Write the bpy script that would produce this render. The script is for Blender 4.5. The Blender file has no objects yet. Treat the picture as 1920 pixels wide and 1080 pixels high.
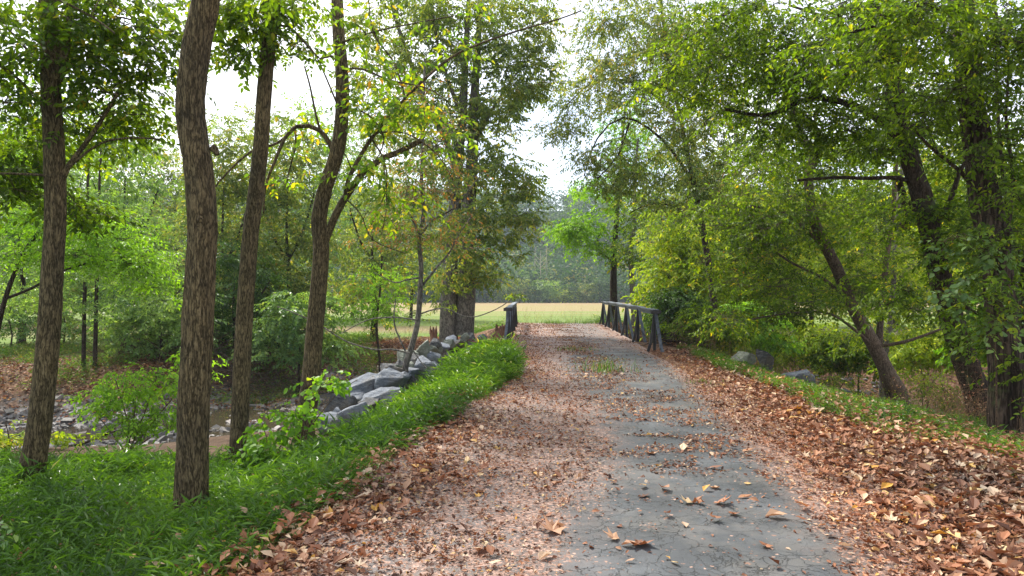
import bpy, bmesh, math, random
import numpy as np

# ------------------------------------------------------------------ camera, world, sun, exposure
scene = bpy.context.scene
COL = scene.collection
F = 1280.0            # focal length in photo pixels (photo 1920 wide)
HOR = 555.0           # photo row of the horizon
EYE = 1.6
cam = bpy.data.cameras.new("camera")
cam.sensor_width = 36.0
cam.lens = 24.0
cam.shift_y = (HOR - 540.0) / 1920.0
cam.clip_start = 0.05
cam.clip_end = 5000
camo = bpy.data.objects.new("camera", cam)
camo.location = (0, 0, EYE)
camo.rotation_euler = (math.radians(90), 0, 0)
COL.objects.link(camo)
scene.camera = camo

SUN_EL, SUN_AZ = math.radians(48), math.radians(-35)   # azimuth from +Y, negative = to the left
world = bpy.data.worlds.new("World")
scene.world = world
world.use_nodes = True
wt = world.node_tree
wt.nodes.clear()
wo = wt.nodes.new("ShaderNodeOutputWorld")
wb = wt.nodes.new("ShaderNodeBackground")
sky = wt.nodes.new("ShaderNodeTexSky")
sky.sky_type = 'NISHITA'
sky.sun_disc = False
sky.sun_elevation = SUN_EL
sky.sun_rotation = SUN_AZ
sky.dust_density = 2.5
tc = wt.nodes.new("ShaderNodeTexCoord")
cn = wt.nodes.new("ShaderNodeTexNoise")
cn.inputs['Scale'].default_value = 2.2
cn.inputs['Detail'].default_value = 6
cr = wt.nodes.new("ShaderNodeMapRange")
cr.inputs['From Min'].default_value = 0.4
cr.inputs['From Max'].default_value = 0.62
cr.inputs['To Min'].default_value = 0.05
cr.inputs['To Max'].default_value = 0.85
cm = wt.nodes.new("ShaderNodeMix")
cm.data_type = 'RGBA'
cm.inputs['B'].default_value = (8.6, 8.6, 8.8, 1)
wt.links.new(tc.outputs['Generated'], cn.inputs['Vector'])
wt.links.new(cn.outputs['Fac'], cr.inputs['Value'])
wt.links.new(cr.outputs['Result'], cm.inputs['Factor'])
wt.links.new(sky.outputs['Color'], cm.inputs['A'])
wt.links.new(cm.outputs['Result'], wb.inputs['Color'])
wb.inputs['Strength'].default_value = 0.12
wt.links.new(wb.outputs['Background'], wo.inputs['Surface'])

sl = bpy.data.lights.new("sun", 'SUN')
sl.energy = 3.8
sl.angle = math.radians(8)
sl.color = (1.0, 0.95, 0.86)
so = bpy.data.objects.new("sun", sl)
COL.objects.link(so)
so.rotation_euler = (math.radians(90) - SUN_EL, 0, math.pi - SUN_AZ)
so.location = (0, 0, 50)

scene.view_settings.view_transform = 'Standard'
scene.view_settings.look = 'None'
scene.view_settings.exposure = 1.25
scene.view_settings.gamma = 1.0
scene.render.engine = 'CYCLES'
cy = scene.cycles
cy.max_bounces = 8
cy.diffuse_bounces = 5
cy.glossy_bounces = 2
cy.transmission_bounces = 4
cy.transparent_max_bounces = 6
cy.volume_bounces = 0
cy.use_denoising = True
cy.denoiser = 'OPENIMAGEDENOISE'
cy.denoising_input_passes = 'RGB_ALBEDO_NORMAL'
cy.denoising_prefilter = 'ACCURATE'

rng = np.random.default_rng(7)
random.seed(7)

def P(px, py, d):
    return np.array([(px - 960.0) / F * d, d, EYE - (py - HOR) / F * d])

# ------------------------------------------------------------------ noise
def _hash(i, j, k):
    n = (i * 73856093) ^ (j * 19349663) ^ (k * 83492791)
    n = (n ^ (n >> 13)) * 1274126177
    n = n & 0x7fffffff
    return ((n ^ (n >> 16)) & 0xffff) / 65535.0
def vnoise(x, y, z=0.0):
    x, y, z = np.broadcast_arrays(np.asarray(x, float), np.asarray(y, float), np.asarray(z, float))
    xi, yi, zi = np.floor(x).astype(np.int64), np.floor(y).astype(np.int64), np.floor(z).astype(np.int64)
    fx, fy, fz = x - xi, y - yi, z - zi
    fx, fy, fz = [f * f * (3 - 2 * f) for f in (fx, fy, fz)]
    r = 0
    for a in (0, 1):
        for b in (0, 1):
            for c in (0, 1):
                w = (fx if a else 1 - fx) * (fy if b else 1 - fy) * (fz if c else 1 - fz)
                r = r + w * _hash(xi + a, yi + b, zi + c)
    return r
def fbm(x, y, z=0.0, o=3):
    s, a, t = 0, 1.0, 0
    for i in range(o):
        s = s + a * vnoise(x * 2 ** i + 17 * i, y * 2 ** i - 9 * i, np.asarray(z) * 2 ** i + 5 * i)
        t += a
        a *= .5
    return s / t
def sstep(a, b, x):
    t = np.clip((x - a) / (b - a), 0, 1)
    return t * t * (3 - 2 * t)
def lerp(x, xp, fp):
    return np.interp(x, xp, fp)

# ------------------------------------------------------------------ terrain functions
def edge_grass(y):            # where the left grass meets the leaves
    return lerp(y, [3, 4, 6, 8.7, 11, 15, 17, 19.5, 21], [-1.75, -1.57, -1.22, -.77, -.38, .25, .25, -.2, -.45])
def road_l(y): return -1.3 + .045 * (y - 4)
def road_r(y): return 3.0 + .045 * (y - 4)
def RZ(y):                    # road height
    return lerp(y, [-30, 0, 8, 16, 22, 30, 36, 42, 52, 80], [-.1, 0, .0, .05, .14, .2, .18, -.2, -.74, -.78])
STR = np.array([(-60, 12), (-25, 15), (-18, 16.5), (-12, 17.4), (-8.5, 19.5), (-6.5, 24), (-3, 29.5), (2, 29), (7, 27.5), (12.5, 22.8), (20, 20.5), (40, 19), (80, 22)], float)
def sdist(x, y):
    best = np.full(np.shape(x), 1e9)
    for a, b in zip(STR[:-1], STR[1:]):
        dx, dy = b - a
        t = np.clip(((x - a[0]) * dx + (y - a[1]) * dy) / (dx * dx + dy * dy), 0, 1)
        best = np.minimum(best, np.hypot(x - a[0] - t * dx, y - a[1] - t * dy))
    return best
def scy(x): return lerp(x, STR[:, 0], STR[:, 1])
WATER = -2.12
def H(x, y):
    x = np.asarray(x, float); y = np.asarray(y, float)
    rz = RZ(y)
    tl = road_l(y) - .05 - x
    tr = x - (road_r(y) + 1.4)
    low = -(0.5 + .11 * np.clip(y - 6, -4, 8))
    zl = np.maximum(rz - (.3 + .22 * sstep(7, 10, y)) * tl, low + .02 * np.sin(x * 1.3 + y)) 
    zr = np.maximum(rz - (0.07 + .029 * np.clip(y - 6, 0, 11)) * tr, -1.7)
    base = np.where(tl > 0, zl, np.where(tr > 0, zr, rz))
    # far side: embankment of the road falling to the meadow
    k = .28
    fz = -.8
    tfar = np.maximum(tl, tr)
    zf = np.where(tfar > 0, np.maximum(rz - k * tfar, fz), rz)
    far = sstep(-1, 3, y - scy(x))
    base = base * (1 - far) + zf * far
    # little earth mound by the left abutment
    base = base + .55 * np.exp(-(((x + 2.0) / 1.5) ** 2 + ((y - 25) / 2.4) ** 2)) * sstep(.0, .6, road_l(y) - x)
    s = sdist(x, y)
    w = 4.2
    corr = sstep(0, 1.2, np.maximum(tl, tr - .3)) 
    inroad = 1 - corr
    dip = 1 - sstep(1.7, 1.7 + w, s)
    dip_r = 1 - sstep(5.2, 6.2, s)
    dip = dip * (1 - inroad) + dip_r * inroad
    z = base + (-2.22 - base) * dip + .55 * (fbm(x * .9, y * 1.4, 31) - .45) * (1 - sstep(1.5, 4, s)) * (x < 9)
    z = z + .06 * (fbm(x * .8, y * .8, 3) - .5) * sstep(0, .8, np.maximum(tl, tr)) + .03 * (fbm(x * 4, y * 4, 1) - .5) * sstep(0, .3, np.maximum(tl, tr))
    z = z - .25 * sstep(0, .1, -np.maximum(tl, tr + 1.35)) * 0
    z = z - .05 * (np.maximum(tl, tr + 1.4) < 0.0)     # under the asphalt sheet
    return z

# ------------------------------------------------------------------ material helpers
def newmat(name):
    m = bpy.data.materials.new(name)
    m.use_nodes = True
    nt = m.node_tree
    nt.nodes.clear()
    out = nt.nodes.new("ShaderNodeOutputMaterial")
    return m, nt, out
class N:
    def __init__(s, nt): s.nt = nt
    def n(s, t, **kw):
        nd = s.nt.nodes.new(t)
        for k, v in kw.items():
            if k in ('_in',):
                for a, b in v.items():
                    if isinstance(b, bpy.types.NodeSocket): s.nt.links.new(b, nd.inputs[a])
                    else: nd.inputs[a].default_value = b
            else: setattr(nd, k, v)
        return nd
    def noise(s, vec, scale, detail=4, rough=.55, out='Fac'):
        return s.n("ShaderNodeTexNoise", _in={'Vector': vec, 'Scale': scale, 'Detail': detail, 'Roughness': rough}).outputs[out]
    def ramp(s, fac, stops):
        nd = s.n("ShaderNodeValToRGB", _in={'Fac': fac})
        el = nd.color_ramp.elements
        while len(el) > 1: el.remove(el[0])
        el[0].position = stops[0][0]; el[0].color = (*stops[0][1], 1)
        for p, c in stops[1:]:
            e = el.new(p); e.color = (*c, 1)
        return nd.outputs['Color']
    def mix(s, f, a, b, mode='MIX'):
        nd = s.n("ShaderNodeMix", data_type='RGBA', blend_type=mode)
        for k, v in (('Factor', f), ('A', a), ('B', b)):
            if isinstance(v, bpy.types.NodeSocket): s.nt.links.new(v, nd.inputs[k])
            elif k == 'Factor': nd.inputs[k].default_value = v
            else: nd.inputs[k].default_value = (*v, 1) if len(v) == 3 else v
        return nd.outputs['Result']
    def math(s, op, a, b=None, clamp=False):
        nd = s.n("ShaderNodeMath", operation=op, use_clamp=clamp)
        for i, v in enumerate((a, b)):
            if v is None: continue
            if isinstance(v, bpy.types.NodeSocket): s.nt.links.new(v, nd.inputs[i])
            else: nd.inputs[i].default_value = v
        return nd.outputs[0]
    def rng(s, v, a, b, c=0., d=1.):
        return s.n("ShaderNodeMapRange", _in={'Value': v, 'From Min': a, 'From Max': b, 'To Min': c, 'To Max': d}).outputs['Result']
    def mapping(s, vec, scale):
        return s.n("ShaderNodeMapping", _in={'Vector': vec, 'Scale': scale}).outputs['Vector']
    def bump(s, h, strength, dist):
        return s.n("ShaderNodeBump", _in={'Height': h, 'Strength': strength, 'Distance': dist}).outputs['Normal']

def leaf_mat(name, stops, trans=.58, rough=.5, tcol=(1.48, 1.45, .33), spec=.28, gain=1.45):
    stops = [(p_, tuple(min(.6, v * gain) for v in c_)) for p_, c_ in stops]
    m, nt, out = newmat(name)
    g = N(nt)
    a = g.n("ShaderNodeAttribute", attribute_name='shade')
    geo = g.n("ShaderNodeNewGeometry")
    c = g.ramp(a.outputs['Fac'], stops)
    big = g.noise(geo.outputs['Position'], .6, 2)
    c = g.mix(1., c, g.ramp(big, [(.3, (.62, .7, .7)), (.7, (1.3, 1.22, 1.0))]), 'MULTIPLY')
    p = g.n("ShaderNodeBsdfPrincipled", _in={'Base Color': c, 'Roughness': rough, 'Specular IOR Level': spec})
    tc_ = g.mix(1., c, (*tcol,), 'MULTIPLY')
    t = g.n("ShaderNodeBsdfTranslucent", _in={'Color': tc_})
    mx = g.n("ShaderNodeMixShader", _in={0: trans, 1: p.outputs[0], 2: t.outputs[0]})
    nt.links.new(mx.outputs[0], out.inputs['Surface'])
    return m

def bark_mat(name, dark, mid, light, ridge=14., stretch=.28, bump=.8, dist=.02, moss=0.):
    m, nt, out = newmat(name)
    g = N(nt)
    co = g.n("ShaderNodeTexCoord").outputs['Object']
    wp = g.noise(co, 3.5, 3, out='Color')
    v0 = g.mix(.05, co, wp, 'ADD')
    def rid(k, st, det):
        n = g.noise(g.mapping(v0, (k, k, k * st)), 1., det, .55)
        return g.math('ABSOLUTE', g.math('SUBTRACT', g.math('MULTIPLY', n, 2.), 1.))
    r1 = g.rng(rid(ridge, stretch, 2), 0, .22)
    r2 = g.rng(rid(ridge * 1.7, stretch * 1.6, 2), 0, .3)
    nz = g.noise(g.mapping(co, (ridge * 2, ridge * 2, ridge * .9)), 1.5, 6, .7)
    h = g.math('ADD', g.math('ADD', g.math('MULTIPLY', r1, .42), g.math('MULTIPLY', r2, .22)), g.math('MULTIPLY', nz, .5))
    c = g.ramp(h, [(.25, dark), (.6, mid), (1.05, light)])
    pat = g.noise(co, 1.7, 3)
    c = g.mix(1., c, g.ramp(pat, [(.3, (.72, .72, .74)), (.7, (1.25, 1.2, 1.12))]), 'MULTIPLY')
    if moss > 0:
        mz = g.noise(co, 3.1, 5)
        c = g.mix(g.rng(mz, .62 - moss * .2, .8 - moss * .2), c, (.09, .12, .04))
    p = g.n("ShaderNodeBsdfPrincipled", _in={'Base Color': c, 'Roughness': .9, 'Specular IOR Level': .2,
            'Normal': g.bump(h, bump, dist)})
    nt.links.new(p.outputs[0], out.inputs['Surface'])
    return m

# ------------------------------------------------------------------ mesh accumulator (all faces are quads)
class MB:
    def __init__(s): s.V = []; s.Q = []; s.M = []; s.S = []; s.C = []; s.n = 0
    def add(s, V, Q, mat=0, smooth=False, shade=.5):
        V = np.asarray(V, float); Q = np.asarray(Q, np.int64)
        if len(Q) == 0: return
        s.V.append(V); s.Q.append(Q + s.n); s.n += len(V)
        s.M.append(np.full(len(Q), mat, np.int32)); s.S.append(np.full(len(Q), smooth, bool))
        s.C.append(np.broadcast_to(np.asarray(shade, float), (len(Q),)).astype(np.float32))
    def build(s, name, mats, parent=None, base=(0, 0, 0)):
        V = np.concatenate(s.V) - np.asarray(base, float); Q = np.concatenate(s.Q)
        me = bpy.data.meshes.new(name)
        me.vertices.add(len(V)); me.vertices.foreach_set('co', V.astype(np.float32).ravel())
        me.loops.add(len(Q) * 4); me.loops.foreach_set('vertex_index', Q.astype(np.int32).ravel())
        me.polygons.add(len(Q))
        me.polygons.foreach_set('loop_start', np.arange(0, len(Q) * 4, 4, dtype=np.int32))
        me.polygons.foreach_set('material_index', np.concatenate(s.M))
        me.polygons.foreach_set('use_smooth', np.concatenate(s.S))
        at = me.attributes.new('shade', 'FLOAT', 'FACE')
        at.data.foreach_set('value', np.concatenate(s.C))
        me.update(calc_edges=True)
        for m in (mats if isinstance(mats, (list, tuple)) else [mats]): me.materials.append(m)
        o = bpy.data.objects.new(name, me)
        COL.objects.link(o)
        if parent is not None: o.parent = parent
        else: o.location = tuple(base)
        return o
def tag(o, label=None, cat=None, group=None, kind=None):
    if label: o['label'] = label
    if cat: o['category'] = cat
    if group: o['group'] = group
    if kind: o['kind'] = kind
    return o
def empty(name, loc, label, cat, group=None):
    o = bpy.data.objects.new(name, None)
    o.empty_display_size = .2
    o.location = tuple(loc)
    COL.objects.link(o)
    return tag(o, label, cat, group)

def resample(pts, step):
    pts = np.asarray(pts, float)
    n = len(pts)
    out = []
    for i in range(n - 1):
        p0 = pts[max(i - 1, 0)]; p1 = pts[i]; p2 = pts[i + 1]; p3 = pts[min(i + 2, n - 1)]
        k = max(1, int(np.linalg.norm(p2[:3] - p1[:3]) / step))
        for j in range(k):
            t = j / k
            out.append(.5 * (2 * p1 + (p2 - p0) * t + (2 * p0 - 5 * p1 + 4 * p2 - p3) * t * t + (3 * p1 - p0 - 3 * p2 + p3) * t ** 3))
    out.append(pts[-1])
    return np.array(out)

def tube(mb, path, rad, segs=8, mat=0, rough=0., flare=0., ridges=0., seed=0., cap=True):
    path = np.asarray(path, float); rad = np.asarray(rad, float)
    n = len(path)
    T = np.gradient(path, axis=0); T /= np.linalg.norm(T, axis=1)[:, None] + 1e-9
    ref = np.array([1., 0, 0]) if abs(T[0][0]) < .8 else np.array([0, 0, 1.])
    u = np.zeros((n, 3)); cur = ref
    for i in range(n):
        cur = cur - T[i] * cur.dot(T[i]); cur /= np.linalg.norm(cur) + 1e-9
        u[i] = cur
    v = np.cross(T, u)
    th = np.linspace(0, 2 * np.pi, segs, endpoint=False)
    s = np.concatenate([[0], np.cumsum(np.linalg.norm(np.diff(path, axis=0), axis=1))])
    TH, S = np.meshgrid(th, s)
    R = np.repeat(rad[:, None], segs, 1)
    if flare > 0:
        f = np.exp(-S / .28) * flare
        R = R * (1 + f * (1 + .45 * np.sin(TH * 4 + seed) + .25 * np.sin(TH * 7 + seed * 2)))
    if rough > 0:
        R = R * (1 + rough * (fbm(np.cos(TH) * 1.3 + seed, np.sin(TH) * 1.3, S * 2.2 + seed) - .5) * 2)
    if ridges > 0:
        w = fbm(np.cos(TH) * 2.5 + seed, np.sin(TH) * 2.5, S * 3, 3) * 9
        rd = np.abs(np.sin(TH * 7.5 * 1.0 + w + S * 1.3)) ** .7
        R = R + ridges * (rd - .6) + ridges * .8 * (fbm(np.cos(TH) * 9, np.sin(TH) * 9, S * 14 + seed, 2) - .5)
    V = path[:, None, :] + (np.cos(TH) * R)[..., None] * u[:, None, :] + (np.sin(TH) * R)[..., None] * v[:, None, :]
    V = V.reshape(-1, 3)
    i = np.arange(n - 1)[:, None] * segs; j = np.arange(segs)[None]
    j2 = (j + 1) % segs
    Q = np.stack([i + j, i + j2, i + segs + j2, i + segs + j], -1).reshape(-1, 4)
    mb.add(V, Q, mat, True)
    if cap:
        for e, k in ((0, 0), (n - 1, 1)):
            c = path[e]
            ring = V[e * segs:(e + 1) * segs]
            VV = np.vstack([ring, c[None]])
            h = segs // 2
            Qc = [[segs, (2 * a) % segs, (2 * a + 1) % segs, (2 * a + 2) % segs] for a in range(h)]
            if k == 0: Qc = [q[::-1] for q in Qc]
            mb.add(VV, Qc, mat, False)

def twigs(mb, A, B, r, mat=1):
    """batch of thin three-sided prisms from A to B"""
    if len(A) == 0: return
    D = B - A; L = np.linalg.norm(D, axis=1)[:, None] + 1e-9; D = D / L
    up = np.where(np.abs(D[:, 2:3]) > .9, np.array([[1., 0, 0]]), np.array([[0, 0, 1.]]))
    u = np.cross(D, up); u /= np.linalg.norm(u, axis=1)[:, None]; v = np.cross(D, u)
    r = np.broadcast_to(np.asarray(r, float), (len(A),))[:, None]
    vs = []
    for k in range(3):
        a = 2 * np.pi * k / 3
        vs.append(A + r * (np.cos(a) * u + np.sin(a) * v))
    for k in range(3):
        a = 2 * np.pi * k / 3
        vs.append(B + .5 * r * (np.cos(a) * u + np.sin(a) * v))
    V = np.stack(vs, 1).reshape(-1, 3)
    q = np.array([[0, 1, 4, 3], [1, 2, 5, 4], [2, 0, 3, 5]])
    Q = (np.arange(len(A))[:, None, None] * 6 + q[None]).reshape(-1, 4)
    mb.add(V, Q, mat, True)

# ------------------------------------------------------------------ leaf shapes (unit length along +X, normal +Z)
def shape_oval(w=.5, fold=.1, droop=.12):
    V = np.array([[0, 0, 0], [.3, w * .5, fold], [.7, w * .36, fold * .6 - droop * .3], [1, 0, -droop], [.7, -w * .36, fold * .6 - droop * .3], [.3, -w * .5, fold]])
    return V, np.array([[0, 1, 2, 3], [0, 3, 4, 5]])
def shape_quad(w=.5, fold=.08):
    V = np.array([[0, 0, 0], [.45, w * .5, fold], [1, 0, -.05], [.45, -w * .5, fold]])
    return V, np.array([[0, 1, 2, 3]])
def shape_lobed(curl=.15, sharp=1.):
    tips = [(0, .68), (48, .6), (105, .45)]
    val = [(24, .3), (76, .28), (150, .26)]
    c = np.array([.36, 0, 0])
    V = [c, [0, 0, .0]]
    def pol(a, r): return [c[0] + r * math.cos(math.radians(a)), r * math.sin(math.radians(a)), curl * (r ** 2) * 1.2]
    V += [pol(*tips[0])]
    for s in (1, -1):
        for a, r in val: V.append(pol(a * s, r * (1.25 if sharp < 1 else 1)))
        for a, r in tips[1:]: V.append(pol(a * s, r))
    Q = [[0, 8, 2, 3], [0, 3, 6, 4], [0, 4, 7, 5], [0, 9, 11, 8], [0, 10, 12, 9], [0, 5, 1, 10]]
    return np.array(V, float), np.array(Q)
SH = {'oval': shape_oval(), 'quad': shape_quad(), 'narrow': shape_oval(.3, .05, .15), 'lobed': shape_lobed(), 'round': shape_oval(.85, .08, .12)}

def rot(yaw, pitch, roll):
    cy_, sy = np.cos(yaw), np.sin(yaw); cp, sp = np.cos(pitch), np.sin(pitch); cr_, sr = np.cos(roll), np.sin(roll)
    R = np.empty(np.shape(yaw) + (3, 3))
    R[..., 0, 0] = cy_ * cp; R[..., 0, 1] = cy_ * sp * sr - sy * cr_; R[..., 0, 2] = cy_ * sp * cr_ + sy * sr
    R[..., 1, 0] = sy * cp; R[..., 1, 1] = sy * sp * sr + cy_ * cr_; R[..., 1, 2] = sy * sp * cr_ - cy_ * sr
    R[..., 2, 0] = -sp; R[..., 2, 1] = cp * sr; R[..., 2, 2] = cp * cr_
    return R      # pitch > 0 points down

def scatter(mb, shape, pos, yaw, pitch, roll, size, shade, mat=0):
    V0, Q0 = shape
    n = len(pos)
    if n == 0: return
    R = rot(np.asarray(yaw), np.asarray(pitch), np.asarray(roll))
    V = np.einsum('nij,mj->nmi', R, V0) * np.broadcast_to(size, (n,))[:, None, None] + pos[:, None, :]
    Q = (np.arange(n)[:, None, None] * len(V0) + Q0[None]).reshape(-1, 4)
    mb.add(V.reshape(-1, 3), Q, mat, False, np.repeat(np.broadcast_to(shade, (n,)), len(Q0)))

def spray_templates(kind, n, L, ll, k=5, seed=0):
    """little leafy twigs: lists of leaf positions/angles along a drooping twig"""
    r = np.random.default_rng(seed)
    out = []
    for _ in range(k):
        t = np.linspace(.12, 1, n) + r.normal(0, .02, n)
        bend = r.normal(0, .25)
        pos = np.stack([t * L, bend * t * t * L * .5, -.18 * t * t * L], 1)
        side = np.where(np.arange(n) % 2 == 0, 1, -1)
        yaw = bend * t + side * r.uniform(.6, 1.25, n); yaw[-1] = bend
        pitch = r.uniform(.0, .75, n); roll = r.normal(0, .45, n)
        size = ll * r.uniform(.65, 1.15, n)
        out.append((pos, yaw, pitch, roll, size, r.uniform(0, 1, n)))
    return out

def add_sprays(mb, kind, tmpl, pos, yaw, pitch, roll, sc, shade, twig_r=.003, var=.5):
    V0, Q0 = SH[kind]
    n = len(pos)
    R = rot(yaw, pitch, roll)
    k = len(tmpl)
    which = rng.integers(0, k, n)
    for i, (lp, ly, lpi, lr, ls, lc) in enumerate(tmpl):
        w = np.where(which == i)[0]
        if len(w) == 0: continue
        Rl = rot(ly, lpi, lr)
        T = (np.einsum('nij,mj->nmi', Rl, V0) * ls[:, None, None] + lp[:, None, :]).reshape(-1, 3)
        QT = (np.arange(len(lp))[:, None, None] * len(V0) + Q0[None]).reshape(-1, 4)
        V = np.einsum('nij,mj->nmi', R[w], T) * sc[w][:, None, None] + pos[w][:, None, :]
        Q = (np.arange(len(w))[:, None, None] * len(T) + QT[None]).reshape(-1, 4)
        cs = np.clip(shade[w][:, None] * (1 - var) + var * rng.uniform(0, 1, (len(w), len(lp))), 0, 1)
        mb.add(V.reshape(-1, 3), Q, 0, False, np.repeat(cs.ravel(), len(Q0)))
        if twig_r > 0:
            e = np.einsum('nij,j->ni', R[w], lp[-1]) * sc[w][:, None] + pos[w]
            twigs(mb, pos[w], e, twig_r * sc[w], 1)

# ------------------------------------------------------------------ generic woody plant
def plant(name, label, cat, base, limbs, envs, leaf, mats, group=None, near=False, flare=.35,
          clump_r=.5, sprays=10, ridges=0., flat=.5, segs=None, trunk_name='trunk', droop=.25, crown_name='crown', bmax=1., twig_r=.003, rough=.07, nmul=1.):
    """limbs: list of (points[(px,py[,dd])], depth, width_px0, width_px1); envs: (px,py,d,rx,ry,rd,n[,shade bias])"""
    bp = base
    root = empty(name, bp, label, cat, group)
    tm = MB(); skel = []; skr = []
    for li, (pts, d, w0, w1) in enumerate(limbs):
        pp = []
        for q in pts:
            dd = d + (q[2] if len(q) > 2 else 0)
            pp.append(P(q[0], q[1], dd))
        step = .05 if (ridges > 0 and w0 > 14) else (.12 if near else .4)
        path = resample(pp, step)
        s = np.linspace(0, 1, len(path))
        r = (w0 + (w1 - w0) * s ** .8) / 2 / F * d
        first = li == 0
        if not first: path[0:1] = path[0:1]
        path = path + (0 if ridges > 0 and first else .25) * np.stack([vnoise(s * 9 + li, li, k) - .5 for k in (1, 2, 3)], 1) * r[:, None]
        sg = segs or (44 if (ridges > 0 and w0 > 25) else (24 if ridges > 0 and w0 > 14 else (10 if near else 7)))
        tube(tm, path, r, sg, 0, rough if w0 > 6 else 0, flare if (first or (len(q) and abs(pts[0][1] - limbs[0][0][0][1]) < 25)) else 0,
             ridges * min(1, w0 / 50) if w0 > 14 else 0, seed=li * 3.1 + pts[0][0] * .01)
        k = max(1, int(.2 / step))
        for a in range(len(path) // 6 if first else 0, len(path), k):
            skel.append(path[a]); skr.append(r[a])
    skel = np.array(skel); skr = np.array(skr)
    cs = []; sh = []
    for e in envs:
        e = list(e); e[6] = max(1, int(e[6] * nmul))
        px, py, d, rx, ry, rd, n = e[:7]
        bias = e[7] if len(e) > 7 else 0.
        q = rng.normal(0, 1, (n, 3)); q /= np.linalg.norm(q, axis=1)[:, None]; q *= rng.uniform(0, 1, (n, 1)) ** (1 / 2.6)
        for a in q:
            dd = d + a[1] * rd
            cs.append(P(px + a[0] * rx, py + a[2] * ry, d) * 1.0 + np.array([0, a[1] * rd, 0])); sh.append(bias)
    cm_ = MB()
    if cs:
        cs = np.array(cs); sh = np.array(sh)
        # keep clumps above the ground
        gz = H(cs[:, 0], cs[:, 1]); cs[:, 2] = np.maximum(cs[:, 2], gz + .25)
        dist = np.min(np.linalg.norm(cs[:, None] - skel[None], axis=2), 1)
        order = np.argsort(dist)
        for i in order:
            c = cs[i]
            dd = np.linalg.norm(skel - c, axis=1) + .6 * np.maximum(0, skel[:, 2] - c[2])
            j = int(np.argmin(dd)); a = skel[j]; L = np.linalg.norm(c - a)
            r0 = min(skr[j] * .6, (.006 + .007 * L) * bmax); r1 = .004 * bmax
            mid = (a + c) / 2 + np.array([0, 0, .1 * L]) + rng.normal(0, .07 * L, 3)
            path = resample([a, mid, c], max(.12, L / 6))
            s = np.linspace(0, 1, len(path))
            path[1:-1] += rng.normal(0, .015 * L, (len(path) - 2, 3))
            tube(tm, path, r0 + (r1 - r0) * s, 5 if near else 4, 0, cap=False)
            skel = np.vstack([skel, path[1:]]); skr = np.concatenate([skr, (r0 + (r1 - r0) * s)[1:]])
        n = len(cs) * sprays
        C = np.repeat(cs, sprays, 0)
        off = rng.normal(0, 1, (n, 3)); off /= np.linalg.norm(off, axis=1)[:, None]
        off *= (rng.uniform(.05, 1, (n, 1)) ** .6) * clump_r * rng.uniform(.7, 1.2, (len(cs), 1)).repeat(sprays, 0)
        off[:, 2] *= flat
        A = C + off * .35; B = C + off
        twigs(cm_, C, B, twig_r * 1.3, 1)
        yaw = np.arctan2(off[:, 1], off[:, 0]) + rng.normal(0, .6, n)
        pitch = rng.normal(droop, .3, n)
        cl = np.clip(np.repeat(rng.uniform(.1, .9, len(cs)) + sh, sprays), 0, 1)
        tm_ = spray_templates(leaf['kind'], leaf['n'], leaf['L'], leaf['len'], 5, int(base[0] * 100) % 999 + 3)
        add_sprays(cm_, leaf['kind'], tm_, B, yaw, pitch, rng.normal(0, .35, n), rng.uniform(.7, 1.2, n), cl, twig_r, leaf.get('var', .6))
    tm.build(trunk_name, mats[1], root, bp)
    if cm_.n: cm_.build(crown_name, [mats[0], mats[1]], root, bp)
    return root

def tree(name, label, cat, limbs, envs, leaf, mats, **kw):
    pts, d = limbs[0][0], limbs[0][1]
    b = P(pts[0][0], pts[0][1], d + (pts[0][2] if len(pts[0]) > 2 else 0))
    gz = float(H(b[0], b[1]))
    base = np.array([b[0], b[1], gz])
    if b[2] > gz - .05:       # carry the trunk down into the soil
        extra = (pts[0][0] - (pts[1][0] - pts[0][0]) * .05, HOR + (EYE - gz + .08) * F / b[1]) + tuple(pts[0][2:])
        limbs = [([extra] + list(pts), *limbs[0][1:])] + list(limbs[1:])
    return plant(name, label, cat, base, limbs, envs, leaf, mats, **kw)

# ------------------------------------------------------------------ GROUND
def axis(lo, hi, d0, d1, step, g=1.12):
    a = list(np.arange(d0, d1 + 1e-6, step))
    s = step; x = d1
    while x < hi: s *= g; x += s; a.append(x)
    s = step; x = d0; pre = []
    while x > lo: s *= g; x -= s; pre.append(x)
    return np.array(pre[::-1] + a)
def grid_mesh(name, xs, ys, zf, mat, attrs, warp=None):
    X, Y = np.meshgrid(xs, ys)
    if warp is not None: X = warp(X, Y)
    Z = zf(X, Y)
    V = np.stack([X, Y, Z], -1).reshape(-1, 3)
    nx, ny = len(xs), len(ys)
    i = (np.arange(ny - 1)[:, None] * nx + np.arange(nx - 1)[None]).ravel()
    Q = np.stack([i, i + 1, i + nx + 1, i + nx], -1)
    mb = MB(); mb.add(V, Q, 0, True)
    o = mb.build(name, mat)
    at = o.data.color_attributes.new('mask', 'FLOAT_COLOR', 'POINT')
    at.data.foreach_set('color', attrs(X, Y).reshape(-1, 4).astype(np.float32).ravel())
    return o

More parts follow.
